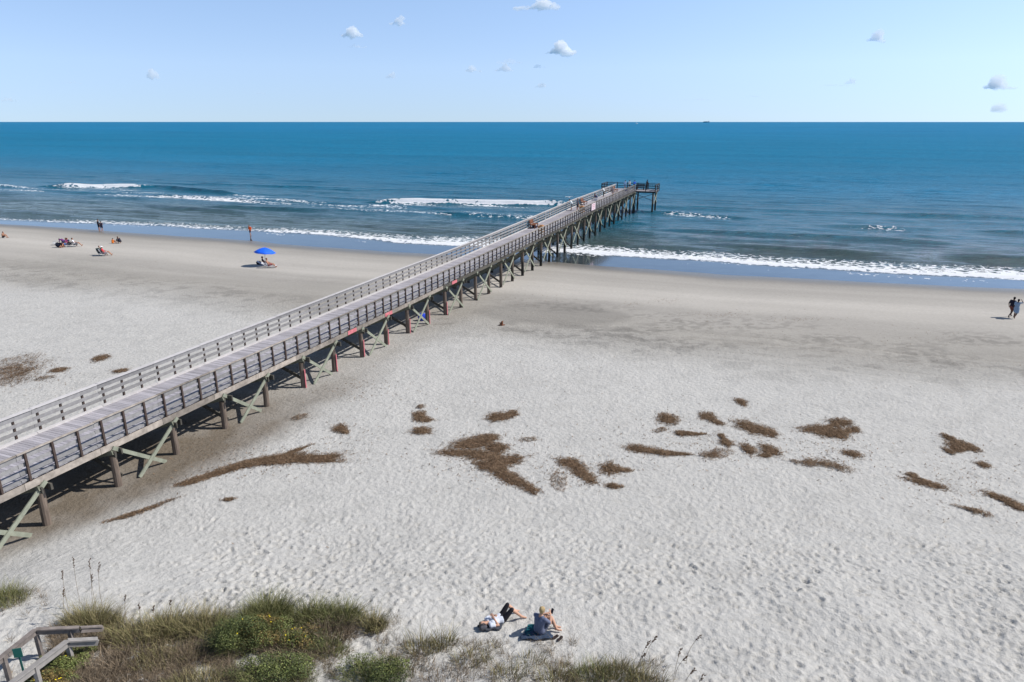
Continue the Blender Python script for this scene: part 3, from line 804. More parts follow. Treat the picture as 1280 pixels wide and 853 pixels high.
def chair(px, py, rz, col, label, recl=.45, seat_h=.28, L_=.5, foot=0, z=None, name='beach_chair'):
    x, y, g = gnd(px, py)
    t = empty(name, (x, y, g), rz); tag(t, label, 'beach chair', 'beach chairs on the sand')
    m = mat('chair_cloth', col, .8, .1, 9, isl=.1)
    by = -L_ / 2 - math.sin(recl) * .7; bz = seat_h - .04 + math.cos(recl) * .7
    mb = MB()
    nseg = 6
    for q in range(nseg): mb.box((0, -L_ / 2 + (q + .5) * (L_ + foot) / nseg, seat_h - .03 * math.sin(PI * (q + .5) / nseg)), (.52, (L_ + foot) / nseg + .004, .02))
    mb.build('seat', m, t)
    MB().bar((0, -L_ / 2 - .01, seat_h), (0, by, bz), .52, .02, up=(0, 0, 1)).build('backrest', m, t)
    for sx_ in (-1, 1):
        X_ = sx_ * .28; mb = MB()
        mb.tube((X_, -L_ / 2 - .02, seat_h), (X_, by, bz), .014); mb.tube((X_, -L_ / 2 - .02, seat_h), (X_, L_ / 2 + foot, seat_h), .014)
        mb.tube((X_, L_ / 2 - .05, seat_h + .2), (X_, -L_ / 2 - .05, .0), .014); mb.tube((X_, -L_ / 2 + .02, seat_h + .0), (X_, L_ / 2 + foot * .8 - .05, .0), .014)
        mb.build('side_frame', M['steel'], t)
        MB().box((sx_ * .29, -.05, seat_h + .22), (.05, .42, .025)).build('armrest', M['steel'], t)
    return t
W_ = (.72, .74, .76); D_ = (.02, .025, .05)
chair(69, 306.5, 2.0, (.55, .6, .65), 'empty pale folding chair tilted back at the left end of the beach group', .7)
chair(82, 309, 2.9, (.04, .22, .5), 'blue beach chair under the person in the pink top', .35)
chair(88, 308.5, -.9, D_, 'dark beach chair under the third sitter from the left of the group', .4)
chair(94.5, 308.5, -1.0, (.05, .05, .06), 'black beach chair at the right end of the beach group', .45)
chair(127.5, 319.5, -1.9, (.03, .06, .06), 'dark green beach chair of the pair sitting apart near the damp sand', .5)
chair(131.5, 320, -1.2, (.25, .25, .3), 'grey beach chair of the sitter with a white hat', .5)
chair(331.5, 333, -1.35, W_, 'white reclined beach chair in the shade of the blue umbrella', .95, .24, .5, .45)
chair(337, 335, -1.4, (.6, .6, .62), 'grey and white lounge chair at the sunny edge of the blue umbrella', .9, .24, .5, .5)
bag('bag', gnd(324, 331), .3, (.02, .02, .03), 'small black bag lying in the shadow of the blue umbrella', 1.0)
bag('bag', gnd(75, 309.5), .3, (.015, .018, .035), 'large dark bag on the sand beside the empty pale folding chair', 1.5)
bag('blue_bag', (*xy(46.5, -25.6), gz(-25.6, 46.5)), .4, (.02, .06, .55), 'bright blue bag lying on the sand beneath the pier', 1.4)
# driftwood stump
x, y, z = gnd(627, 407)
mb = MB(); mb.cap((0, 0, -.05), (.04, 0, .28), .13, .08); mb.cap((0, 0, .05), (-.12, .03, .2), .08, .05); mb.cap((.03, 0, .2), (.12, .02, .36), .05, .03); mb.cap((-.2, 0, .02), (.25, .05, .04), .06, .04)
st = link('driftwood_stump', remesh(mb, .02, 2), M['brown'], loc=(x, y, z)); tag(st, 'small reddish brown stump alone on the sand to the right of the pier', 'stump')

# ------------------------------------------------------------------ people
SK = [mat('skin_light', (.56, .33, .23), .55, .05, 8), mat('skin_tan', (.40, .20, .125), .55, .05, 8), mat('skin_dark', (.12, .06, .04), .55, .05, 8)]
cmat = {}
def cloth(c):
    if c not in cmat: cmat[c] = mat('cloth', c, .85, .14, 14, .25)
    return cmat[c]
def V3(*a): return Vector(a)
def hand(mb, wr, d, nrm, side, curl=.5, k=1.0):
    """palm, four bent fingers of unequal length and a thumb leaving the palm's side"""
    d = d.normalized(); nrm = (nrm - d * nrm.dot(d)).normalized(); ac = d.cross(nrm).normalized() * side
    for o_ in (-.026, 0, .026): mb.cap(wr + ac * o_ * .7 * k, wr + d * .085 * k + ac * o_ * k, .017 * k, .015 * k, 8, 3)
    for i, (o_, ln) in enumerate(((.034, .072), (.012, .082), (-.011, .077), (-.033, .058))):
        p0 = wr + d * .085 * k + ac * o_ * k; b1 = (d * math.cos(curl * .6) + nrm * math.sin(curl * .6) + ac * o_ * 1.6); b2 = (d * math.cos(curl * 1.5) + nrm * math.sin(curl * 1.5))
        p1 = p0 + b1 * ln * .55 * k; p2 = p1 + b2 * ln * .5 * k
        mb.cap(p0, p1, .0098 * k, .009 * k, 8, 3); mb.cap(p1, p2, .009 * k, .0075 * k, 8, 3)
    t0 = wr + d * .025 * k + ac * .028 * k; t1 = t0 + (d * .6 + ac * .75 + nrm * .25).normalized() * .042 * k; t2 = t1 + (d * .9 + ac * .2 + nrm * .35).normalized() * .034 * k
    mb.cap(t0, t1, .0125 * k, .0105 * k, 8, 3); mb.cap(t1, t2, .0105 * k, .0085 * k, 8, 3)

def base_pose():
    J = dict(pel=V3(0, 0, .96), wai=V3(0, 0, 1.10), che=V3(0, .0, 1.30), nek=V3(0, 0, 1.46), hed=V3(0, .025, 1.615),
             face=V3(0, 1, 0), up=V3(0, 0, 1), rt=V3(1, 0, 0))
    for s, x in (('L', -1), ('R', 1)):
        J['sh' + s] = V3(x * .175, 0, 1.41); J['el' + s] = V3(x * .22, -.02, 1.13); J['wr' + s] = V3(x * .225, .06, .90)
        J['hi' + s] = V3(x * .09, 0, .93); J['kn' + s] = V3(x * .1, .02, .50); J['an' + s] = V3(x * .1, -.01, .085); J['to' + s] = V3(x * .115, .14, .03)
    return J
def pose(**k):
    J = base_pose()
    for a, v in k.items(): J[a] = V3(*v)
    return J
def P_walk(ph=1, arm=1):
    return pose(knL=(-.1, .22 * ph, .55), anL=(-.1, .30 * ph, .12), toL=(-.1, .30 * ph + .15, .07), knR=(.1, -.02, .52), anR=(.1, -.36 * ph, .20), toR=(.1, -.28 * ph, .06),
                elL=(-.23, -.10 * arm, 1.14), wrL=(-.24, .0, .92), elR=(.23, .06 * arm, 1.14), wrR=(.23, .22, .97), che=(0, .03, 1.30), nek=(0, .05, 1.46), hed=(0, .10, 1.60))
def P_chair(h=.30):      # sitting low with legs stretched forward
    d = h + .10
    J = pose(pel=(0, -.05, d), wai=(0, -.12, d + .15), che=(0, -.20, d + .34), nek=(0, -.25, d + .50), hed=(0, -.22, d + .655))
    for s, x in (('L', -1), ('R', 1)):
        J['sh' + s] = V3(x * .175, -.24, d + .45); J['el' + s] = V3(x * .25, -.12, d + .21); J['wr' + s] = V3(x * .20, .12, d + .20)
        J['hi' + s] = V3(x * .09, -.02, d); J['kn' + s] = V3(x * .12, .42, d + .10); J['an' + s] = V3(x * .12, .72, .09); J['to' + s] = V3(x * .13, .82, .20)
    return J
def P_ground():          # sitting on the sand, knees up, arms round them
    J = pose(pel=(0, 0, .13), wai=(0, -.02, .28), che=(0, .03, .47), nek=(0, .08, .63), hed=(0, .14, .77))
    for s, x in (('L', -1), ('R', 1)):
        J['sh' + s] = V3(x * .175, .05, .58); J['el' + s] = V3(x * .22, .24, .42); J['wr' + s] = V3(x * .08, .42, .42)
        J['hi' + s] = V3(x * .09, .03, .13); J['kn' + s] = V3(x * .11, .40, .44); J['an' + s] = V3(x * .11, .62, .08); J['to' + s] = V3(x * .12, .76, .04)
    return J
def P_lie():             # on the back, head towards -y, legs towards +y
    J = pose(pel=(0, 0, .13), wai=(0, -.14, .13), che=(0, -.34, .14), nek=(0, -.50, .15), hed=(0, -.65, .17), face=(0, .25, 1), up=(0, -1, .25))
    for s, x in (('L', -1), ('R', 1)):
        J['sh' + s] = V3(x * .175, -.45, .14); J['el' + s] = V3(x * .27, -.20, .12); J['wr' + s] = V3(x * .10, -.10, .27)
        J['hi' + s] = V3(x * .09, .03, .13); J['kn' + s] = V3(x * .13, .45, .16); J['an' + s] = V3(x * .14, .88, .09); J['to' + s] = V3(x * .18, .92, .2)
    return J
def P_bend():
    J = pose(pel=(0, -.1, .92), wai=(0, .03, 1.03), che=(0, .22, 1.08), nek=(0, .36, 1.10), hed=(0, .49, 1.07), face=(0, .6, -.8), up=(0, .8, .6))
    for s, x in (('L', -1), ('R', 1)):
        J['sh' + s] = V3(x * .175, .32, 1.08); J['el' + s] = V3(x * .2, .36, .80); J['wr' + s] = V3(x * .15, .42, .56)
        J['hi' + s] = V3(x * .09, -.08, .90)
    return J
def P_crouch():
    J = pose(pel=(0, -.12, .30), wai=(0, -.05, .43), che=(0, .08, .58), nek=(0, .18, .70), hed=(0, .27, .80), face=(0, .8, -.5), up=(0, .5, .8))
    for s, x in (('L', -1), ('R', 1)):
        J['sh' + s] = V3(x * .175, .15, .66); J['el' + s] = V3(x * .25, .30, .42); J['wr' + s] = V3(x * .15, .45, .18)
        J['hi' + s] = V3(x * .1, -.1, .28); J['kn' + s] = V3(x * .18, .25, .44); J['an' + s] = V3(x * .16, .02, .09); J['to' + s] = V3(x * .18, .17, .03)
    return J
def P_lean():
    J = pose(pel=(0, -.12, .94), wai=(0, -.04, 1.07), che=(0, .08, 1.24), nek=(0, .20, 1.37), hed=(0, .30, 1.49))
    for s, x in (('L', -1), ('R', 1)):
        J['sh' + s] = V3(x * .175, .16, 1.32); J['el' + s] = V3(x * .22, .34, 1.14); J['wr' + s] = V3(x * .12, .52, 1.16); J['hi' + s] = V3(x * .09, -.11, .92)
    return J

def person(J, loc, rz, label, skin=0, shirt=(.5, .5, .5), sleeve=1, pants=(.1, .1, .15), legs=.45, shoes=None, hair=(.05, .03, .02), hat=None, dress=None, k=1.0, hi=False, hairlen=0, name='person', group=None, curl=.5, beard=0):
    vox = .0085 if hi else .014
    up = J['up'].normalized(); fc = (J['face'] - up * J['face'].dot(up)).normalized(); rt = fc.cross(up).normalized()
    hm = Matrix((rt, fc, up)).transposed()
    mb = MB()
    h = J['hed']
    # body as one surface
    mb.ell(h + up * .022, (.076, .096, .098), m=hm); mb.ell(h - up * .052 + fc * .022, (.056, .066, .058), m=hm)
    mb.cap(h + fc * .094 - up * .002, h + fc * .112 - up * .028, .010, .015, 8, 3)          # nose
    for s in (-1, 1): mb.ell(h + rt * (.079 * s) - fc * .004 - up * .008, (.012, .020, .032), m=hm)   # ears
    mb.cap(J['nek'] - (J['nek'] - J['che']) * .15, h - up * .05 - fc * .01, .058, .052)
    sr = (J['shR'] - J['shL']).normalized()
    for s in (-1, 1):
        mb.cap(J['pel'] + sr * (.07 * s), J['wai'] + sr * (.055 * s), .105, .088)
        mb.cap(J['wai'] + sr * (.055 * s), J['che'] + sr * (.075 * s), .090, .100)
        mb.cap(J['che'] + sr * (.075 * s), J['nek'] + sr * (.07 * s) - (J['nek'] - J['che']) * .35, .100, .062)
    for s, x in (('L', -1), ('R', 1)):
        mb.cap(J['che'] + sr * (.08 * x) + (J['nek'] - J['che']) * .4, J['sh' + s], .065, .055)
        mb.cap(J['sh' + s], J['el' + s], .050, .038); mb.cap(J['el' + s], J['wr' + s], .037, .024)
        d = J['wr' + s] - J['el' + s]
        nn = V3(-x, .2, 0) if abs(d.normalized().z) > .5 else V3(0, 0, -1)
        hand(mb, J['wr' + s], d, nn, 1 if abs(d.normalized().z) > .5 and x > 0 else -1, curl)
        mb.cap(J['hi' + s], J['kn' + s], .088, .056); mb.cap(J['kn' + s], J['kn' + s].lerp(J['an' + s], .35), .055, .057); mb.cap(J['kn' + s].lerp(J['an' + s], .35), J['an' + s], .057, .036)
        ft = J['to' + s] - J['an' + s]
        mb.cap(J['an' + s], J['an' + s] + ft * .35, .038, .038); mb.cap(J['an' + s] + ft * .2 - V3(0, 0, .012), J['to' + s], .034, .026)
        hl = J['an' + s] - ft.normalized() * .03 - V3(0, 0, .02); mb.cap(hl, J['an' + s], .034, .034)
    body = link(name, remesh(mb, vox, 2 if hi else 1), SK[skin], loc=loc, rz=rz)
    body.scale = (k, k, k)
    tag(body, label, 'person', group)
    def piece(nm, mb_, m, v=None): return link(nm, remesh(mb_, v or vox * 1.3, 2), m, body)
    # top
    if shirt is not None:
        t = MB()
        for s in (-1, 1):
            t.cap(J['pel'] + sr * (.07 * s) + (J['wai'] - J['pel']) * .15, J['wai'] + sr * (.058 * s), .120, .106)
            t.cap(J['wai'] + sr * (.058 * s), J['che'] + sr * (.078 * s), .108, .113)
            t.cap(J['che'] + sr * (.078 * s), J['nek'] + sr * (.07 * s) - (J['nek'] - J['che']) * .42, .113, .075)
        for s, x in (('L', -1), ('R', 1)):
            t.cap(J['che'] + sr * (.08 * x) + (J['nek'] - J['che']) * .35, J['sh' + s], .078, .068)
            if sleeve > 0: t.cap(J['sh' + s], J['sh' + s].lerp(J['el' + s], min(1, sleeve)), .066, .058 if sleeve < 1 else .052)
            if sleeve > 1: t.cap(J['el' + s], J['el' + s].lerp(J['wr' + s], sleeve - 1), .052, .040)
        piece('dress' if dress else 'shirt', t, cloth(shirt))
    if dress:
        t = MB(); mid = (J['knL'] + J['knR']) / 2
        for s, x in (('L', -1), ('R', 1)):
            t.cap(J['hi' + s], J['hi' + s].lerp(J['kn' + s], .75), .128, .14); 
        t.cap(J['pel'], J['pel'].lerp(mid, .75), .14, .15)
        piece('skirt', t, cloth(shirt))
    elif pants is not None:
        t = MB()
        t.cap(J['pel'] + sr * .07, J['pel'] - sr * .07, .112, .112)
        for s in 'LR':
            t.cap(J['hi' + s], J['hi' + s].lerp(J['kn' + s], min(1, legs * 1.4)), .103, .103 - .035 * min(1, legs * 1.4))
            if legs > .72:
                t.cap(J['kn' + s], J['kn' + s].lerp(J['an' + s], .4), .068, .066); t.cap(J['kn' + s].lerp(J['an' + s], .4), J['kn' + s].lerp(J['an' + s], .45 + legs * .5), .066, .052)
        piece('trousers' if legs > .72 else 'shorts', t, cloth(pants))
    if shoes:
        for s in 'LR':
            t = MB(); ft = J['to' + s] - J['an' + s]
            t.cap(J['an' + s] - V3(0, 0, .02), J['an' + s] + ft * .5, .046, .044); t.cap(J['an' + s] + ft * .3 - V3(0, 0, .01), J['to' + s] + ft * .06, .042, .036)
            piece('shoe', t, cloth(shoes))
    t = MB()
    t.ell(h + up * .040 - fc * .018, (.088, .098, .092), m=hm)
    if hairlen: t.cap(h - fc * .055, h - fc * .07 - up * .14 * hairlen, .065, .045)
    else: t.ell(h - fc * .045 - up * .005, (.076, .062, .078), m=hm)
    if hi:
        gh = random.Random(3)
        for q in range(16):
            a_ = gh.uniform(0, 2 * PI); b_ = gh.uniform(.0, 1.2)
            vv_ = rt * (math.cos(a_) * math.sin(b_)) - fc * (abs(math.sin(a_)) * math.sin(b_) * .8 - .1) + up * math.cos(b_)
            t.ell(h + up * .025 - fc * .012 + vv_ * .082, (.03, .03, .026))
    piece('hair', t, cloth(hair))
    if hat:
        t = MB(); t.ell(h + up * .072 - fc * .01, (.098, .108, .075), m=hm); t.ell(h + up * .055 + (fc * .09 if hat[1] == 'cap' else fc * 0), (.085, .09, .012) if hat[1] == 'cap' else (.185, .19, .016), m=hm)
        piece('hat', t, cloth(hat[0]))
    if hi:
        for s in (-1, 1):
            e = MB().ell(h + fc * .086 + rt * (.03 * s) + up * .012, (.011, .008, .008), m=hm).build('eye', cloth((.03, .02, .02)), body, sm=True)
        MB().ell(h + fc * .083 - up * .056, (.022, .008, .006), m=hm).build('mouth', cloth((.30, .09, .08)), body, sm=True)
    return body
def g3(px, py, dz_=0):
    x, y, z = gnd(px, py); return (x, y, z + dz_)
def onchair(px, py): return g3(px, py)

# group at the left
person(P_ground(), g3(4, 297.5), -1.6, 'sunbather in black sitting propped up at the left edge of the beach', 1, None, 0, (.03, .03, .04), .3, hair=(.06, .03, .02))
person(P_chair(), g3(82, 309), 2.9, 'person in a bright pink top on the blue beach chair', 1, (.85, .10, .40), 1, (.04, .22, .62), .45, hair=(.05, .03, .03))
person(P_bend(), g3(80, 309.5), 1.4, 'person in purple bending forward next to the pink top', 1, (.16, .03, .17), 1, (.05, .05, .12), .45, hair=(.03, .02, .02), k=.95)
person(P_chair(), g3(88, 308.5), -.9, 'seated person in black with tan shoulders, third from the left of the group', 1, (.02, .02, .04), .2, (.03, .03, .05), .45)
person(P_chair(), g3(94.5, 308.5), -1.0, 'dark haired person in a white top at the right end of the beach group', 1, (.75, .75, .78), .6, (.1, .1, .12), .45, hair=(.02, .015, .015))
person(P_chair(), g3(131.5, 320), -1.2, 'seated person in a red top and white hat', 1, (.55, .03, .05), .7, (.55, .4, .42), .4, hat=((.85, .85, .85), 'sun'))
person(P_chair(), g3(127.5, 319.5), -1.9, 'seated person in dark green beside the sitter with the white hat', 0, (.02, .05, .045), 0.3, (.03, .03, .04), .35)
person(P_ground(), g3(141, 304.5), -.3, 'child in orange sitting on the sand behind the seated pair', 1, (.95, .25, .04), .6, (.9, .25, .05), .3, k=.78)
person(P_crouch(), g3(150, 304.5), 1.2, 'person in dark clothes crouching over the sand beside the orange child', 1, (.015, .015, .03), 1, (.02, .02, .03), .6)
person(pose(), g3(124.3, 289), -.6, 'taller of the two people in black standing in the shallow wash', 1, (.012, .013, .03), 1, (.012, .013, .03), .55, k=1.03)
person(pose(wrR=(.1, .18, 1.2)), g3(128, 290), .5, 'shorter of the two people in black standing in the shallow wash', 1, (.015, .015, .035), .5, (.02, .02, .04), .45, k=.94)
person(P_walk(.5), g3(313.4, 296), 2.6, 'person in an orange shirt wading at the water edge', 1, (1.0, .13, .02), .9, (.10, .05, .05), .5, hair=(.08, .05, .04))
person(P_chair(.24), g3(331.5, 333), -1.35, 'person in the white reclined chair with a dark cap, in the umbrella shade', 1, (.02, .02, .03), .4, (.7, .7, .74), .4, hat=((.02, .02, .03), 'cap'))
person(P_chair(.24), g3(337, 335), -1.4, 'bare chested person on the lounge chair at the edge of the umbrella shade', 1, None, 0, (.35, .04, .04), .45)
# pair on the right
person(P_walk(1), g3(1262, 397), 2.0 + PI, 'walker in black top and brown shorts on the right', 2, (.015, .014, .03), .8, (.14, .045, .035), .5, hair=(.01, .01, .01), k=1.02, shoes=(.02, .02, .02))
person(pose(knL=(-.1, .2, .53), anL=(-.1, .06, .12), toL=(-.1, .2, .05), knR=(.1, -.05, .5), anR=(.1, -.38, .24), toR=(.1, -.36, .1), elR=(.33, .10, 1.45), wrR=(.2, .12, 1.62), hed=(0, .05, 1.6)),
       g3(1268, 398.5), 2.2 + PI, 'walker in a loose light blue dress with a hand raised to the head', 2, (.25, .34, .46), .7, dress=True, hair=(.012, .01, .01), k=.97)
# the two in the foreground
J = P_lie()
J.update(elL=V3(-.25, -.22, .14), wrL=V3(-.05, -.22, .285), elR=V3(.25, -.24, .14), wrR=V3(.04, -.30, .29), knL=V3(-.12, .27, .45), anL=V3(-.13, .56, .10), toL=V3(-.14, .70, .04),
         knR=V3(.13, .30, .43), anR=V3(.20, .62, .09), toR=V3(.25, .75, .04), face=V3(.3, .25, 1))
lx, ly, lz = g3(627, 777)
person(J, (lx, ly, lz + .0), -R(62), 'person lying on the sand in white shirt and black leggings, arms folded', 0, (.62, .66, .74), .45, (.016, .015, .02), .72, hair=(.16, .13, .10), hi=True, k=.90)
J = P_ground()
J.update(pel=V3(0, 0, .14), wai=V3(0, 0, .30), che=V3(0, .03, .50), nek=V3(0, .06, .66), hed=V3(.02, .12, .80), elR=V3(.26, .20, .40), wrR=V3(.16, .34, .58), elL=V3(-.22, .25, .42), wrL=V3(-.04, .42, .46),
         knR=V3(.16, .40, .42), anR=V3(.34, .42, .09), toR=V3(.46, .50, .05), knL=V3(-.04, .44, .40), anL=V3(.22, .52, .07), toL=V3(.36, .60, .04))
px_, py_, pz_ = g3(674, 793)
sit = person(J, (px_, py_, pz_), -R(38), 'blond person in a grey blue shirt sitting on a towel with knees drawn up', 0, (.125, .145, .22), .75, (.10, .11, .15), .5, hair=(.42, .31, .16), hi=True, shoes=None, k=.92)
# phone held by the sitter and watch-sized details
ph = MB().box((0, 0, 0), (.07, .012, .14)); p_ = ph.build('phone', cloth((.012, .012, .014)), None)
p_.location = Vector((px_, py_, pz_)) + Matrix.Rotation(-R(38), 3, 'Z') @ Vector((.156, .386, .603)); p_.rotation_euler = (R(-25), 0, -R(38)); tag(p_, 'black phone held up by the blond sitter', 'phone')
MB().box((0, -.0075, 0), (.062, .003, .125)).build('screen', cloth((.03, .035, .05)), p_)
def towel(px, py, w_, l_, rz, col, label, seed):
    x, y, z = gnd(px, py); n = 24
    u, v = np.meshgrid(np.linspace(-.5, .5, n), np.linspace(-.5, .5, n))
    X = u * w_ * (1 + .25 * np.sin(v * 5 + seed)) + .16 * (fbm(v * 3 + seed, u * 0, seed, 2) - .5); Y = v * l_ * (1 + .3 * np.sin(u * 4 + seed)) + .16 * (fbm(u * 3 + seed, v * 0, seed + 1, 2) - .5)
    c, s = math.cos(rz), math.sin(rz)
    Xw, Yw = x + X * c - Y * s, y + X * s + Y * c
    Z = terrain(Xw, Yw) + .045 + .05 * fbm(u * 6 + seed, v * 6, seed + 2, 3)
    me = gridmesh('towel', Xw - x, Yw - y, Z - z)
    o = link('towel', me, mat('towel_cloth', col, .95, .25, 20, .4), loc=(x, y, z)); s_ = o.modifiers.new('t', 'SOLIDIFY'); s_.thickness = .012
    tag(o, label, 'towel')
towel(672, 795, .72, .42, -.12, (.035, .055, .095), 'dark blue towel spread under the blond sitter', 3)
towel(665, 791, .42, .36, .5, (.01, .11, .13), 'teal cloth bunched at the left of the blond sitter', 8)
towel(613, 784, .6, .36, .4, (.055, .06, .075), 'dark grey towel rolled out under the head of the person lying down', 13)
sx0 = g3(694, 798)
for q, (dx, dy) in enumerate(((0, 0), (.13, -.06))):
    mb = MB(); mb.ell((0, 0, .03), (.05, .13, .02)); mb.ell((0, .06, .045), (.045, .05, .03))
    s__ = link('sandal', remesh(mb, .012, 2), cloth((.03, .02, .02)), loc=(sx0[0] + dx, sx0[1] + dy, sx0[2] + .01), rz=-1.0 + q * .3)
    tag(s__, ('left' if q == 0 else 'right') + ' one of two dark sandals lying beside the blond sitter', 'sandal', 'dark sandals by the sitter')
bg_ = g3(604, 788); bag('bag', bg_, .5, (.07, .07, .085), 'dark grey bag beside the head of the person lying down', .42)

# people on the pier
def onp(px, py, n=None):
    s, n0, z = deckpt(px, py); n0 = n if n is not None else n0
    X, Y = xy(s, n0); return (X, Y, dz(s))
person(P_lean(), onp(707, 263, NL + .75), RZ + PI / 2, 'person in a white top leaning on the left rail of the pier', 0, (.72, .76, .76), .8, (.25, .27, .27), .6)
person(pose(), onp(712.5, 263, NL + 1.6), RZ - .6, 'dark haired person in grey standing on the pier beside the leaning white top', 1, (.20, .19, .22), .8, (.08, .07, .08), .7, hair=(.02, .015, .02))
person(P_crouch(), onp(738, 250, NL + .8), RZ + 1.2, 'person in navy crouching by the left rail of the pier', 1, (.012, .018, .07), 1, (.02, .02, .05), .6, k=1.1)
person(P_lean(), onp(748, 246, NL + .7), RZ + PI / 2, 'person in a white shirt and dark trousers leaning on the rail past the crouching one', 0, (.75, .78, .76), .8, (.02, .03, .03), .9)
person(P_walk(.7), onp(758, 246, NL + 2.2), RZ + PI, 'person with bare legs walking back along the pier near the last bench', 0, (.42, .33, .30), .6, (.45, .36, .33), .4)
person(pose(), onp(773.5, 237, NL + 1.4), RZ + .4, 'person in a pale blue shirt standing near the sea end, on the left', 0, (.30, .50, .72), .8, (.15, .25, .4), .5)
person(pose(), onp(780.5, 237, -26.3), RZ - .4, 'person in a white shirt and dark shorts standing at the middle of the sea end', 0, (.80, .80, .74), .8, (.04, .05, .07), .5)
X, Y = xy(130.3, -25.6); person(P_lean(), (X, Y, dz(130)), RZ, 'person in a blue shirt at the outer rail of the sea end', 0, (.03, .13, .60), .8, (.05, .05, .07), .5)
X, Y = xy(130.2, -23.2); person(pose(), (X, Y, dz(130)), RZ + 1, 'person in black standing on the right wing of the sea end', 2, (.012, .012, .014), 1, (.012, .012, .014), .9, hair=(.01, .01, .01), k=1.05)
X, Y = xy(130.0, -24.2)
bench_t = bench('park_bench', 130.1, -24.4, RZ, 'dark bench on the right wing of the sea end'); 
for c_ in bench_t.children:
    c_.data.materials.clear(); c_.data.materials.append(M['seat'])
# ------------------------------------------------------------------ foreground boardwalk rails and little green sign
def boardwalk():
    def pt(px, py, h): 
        z = 2.6
        for k in range(10):
            x, y = at(px, py, z + h); z = float(terrain(x, y))
        return Vector((x, y, z + h))
    t = empty('boardwalk_handrail', pt(45, 787, 0).to_tuple()); base = t.location.copy()
    tag(t, 'grey brown timber handrail of the dune walkway behind the green sign, farther one', 'handrail', 'handrails of the dune walkway')
    a = pt(-22, 840, .95); b = pt(44, 787, .95); c = pt(99, 784.5, .80); d = pt(128, 783, .55)
    MB().bar(a - base, b - base, .115, .035).bar(b - base + Vector((.01, 0, .002)), c - base, .115, .035).bar(c - base + Vector((.02, 0, 0)), d - base, .10, .035).build('top_rail', M['brownw'], t)
    dn = Vector((0, 0, -.105))
    MB().bar(a - base + dn, b - base + dn, .04, .11).bar(b - base + dn + Vector((.03, 0, 0)), c - base + dn, .04, .11).bar(c - base + dn + Vector((.03, 0, 0)), d - base + dn, .04, .10).build('side_board', M['brownw'], t)
    for p in (a.lerp(b, .35), b - Vector((.03, 0, 0)), b.lerp(c, .75)):
        g = float(terrain(p.x, p.y)); MB().box((p.x - base.x, p.y - base.y + .02, (p.z - .03 + g - .3) / 2 - base.z), (.09, .09, p.z - .03 - g + .3)).build('post', M['brownw'], t)
    t = empty('boardwalk_handrail', pt(85, 803, 0).to_tuple()); base = t.location.copy()
    tag(t, 'pale weathered timber handrail of the dune walkway nearest to the green sign', 'handrail', 'handrails of the dune walkway')
    a = pt(-5, 868, .75); b = pt(84, 801, .7); c = pt(122, 799, .55)
    M['palew'] = mat('pale_handrail', (.27, .255, .24), .85, .2, 7, .2, isl=.1)
    MB().bar(a - base, b - base, .14, .04).bar(b - base + Vector((.01, 0, .002)), c - base, .14, .04).build('top_rail', M['palew'], t)
    dn = Vector((0, 0, -.115))
    MB().bar(a - base + dn, b - base + dn, .04, .15).bar(b - base + dn + Vector((.03, 0, 0)), c - base + dn, .04, .15).build('side_board', M['palew'], t)
    for p in (a.lerp(b, .5), b - Vector((.02, 0, 0)),):
        g = float(terrain(p.x, p.y)); MB().box((p.x - base.x, p.y - base.y + .02, (p.z - .03 + g - .3) / 2 - base.z), (.10, .10, p.z - .03 - g + .3)).build('post', M['palew'], t)
    # sign
    p = pt(33, 853, 0)
    t = empty('small_sign', p.to_tuple(), .25); tag(t, 'small dark green sign on a thin post between the walkway handrails', 'sign')
    MB().bar((0, 0, -.3), (0, 0, .98), .035, .035).build('post', mat('green_post', (.02, .10, .09), .5, .1, 5), t)
    MB().box((0, -.03, .92), (.19, .012, .26)).build('sign_panel', mat('green_sign', (.012, .13, .105), .45, .1, 5), t)
boardwalk()

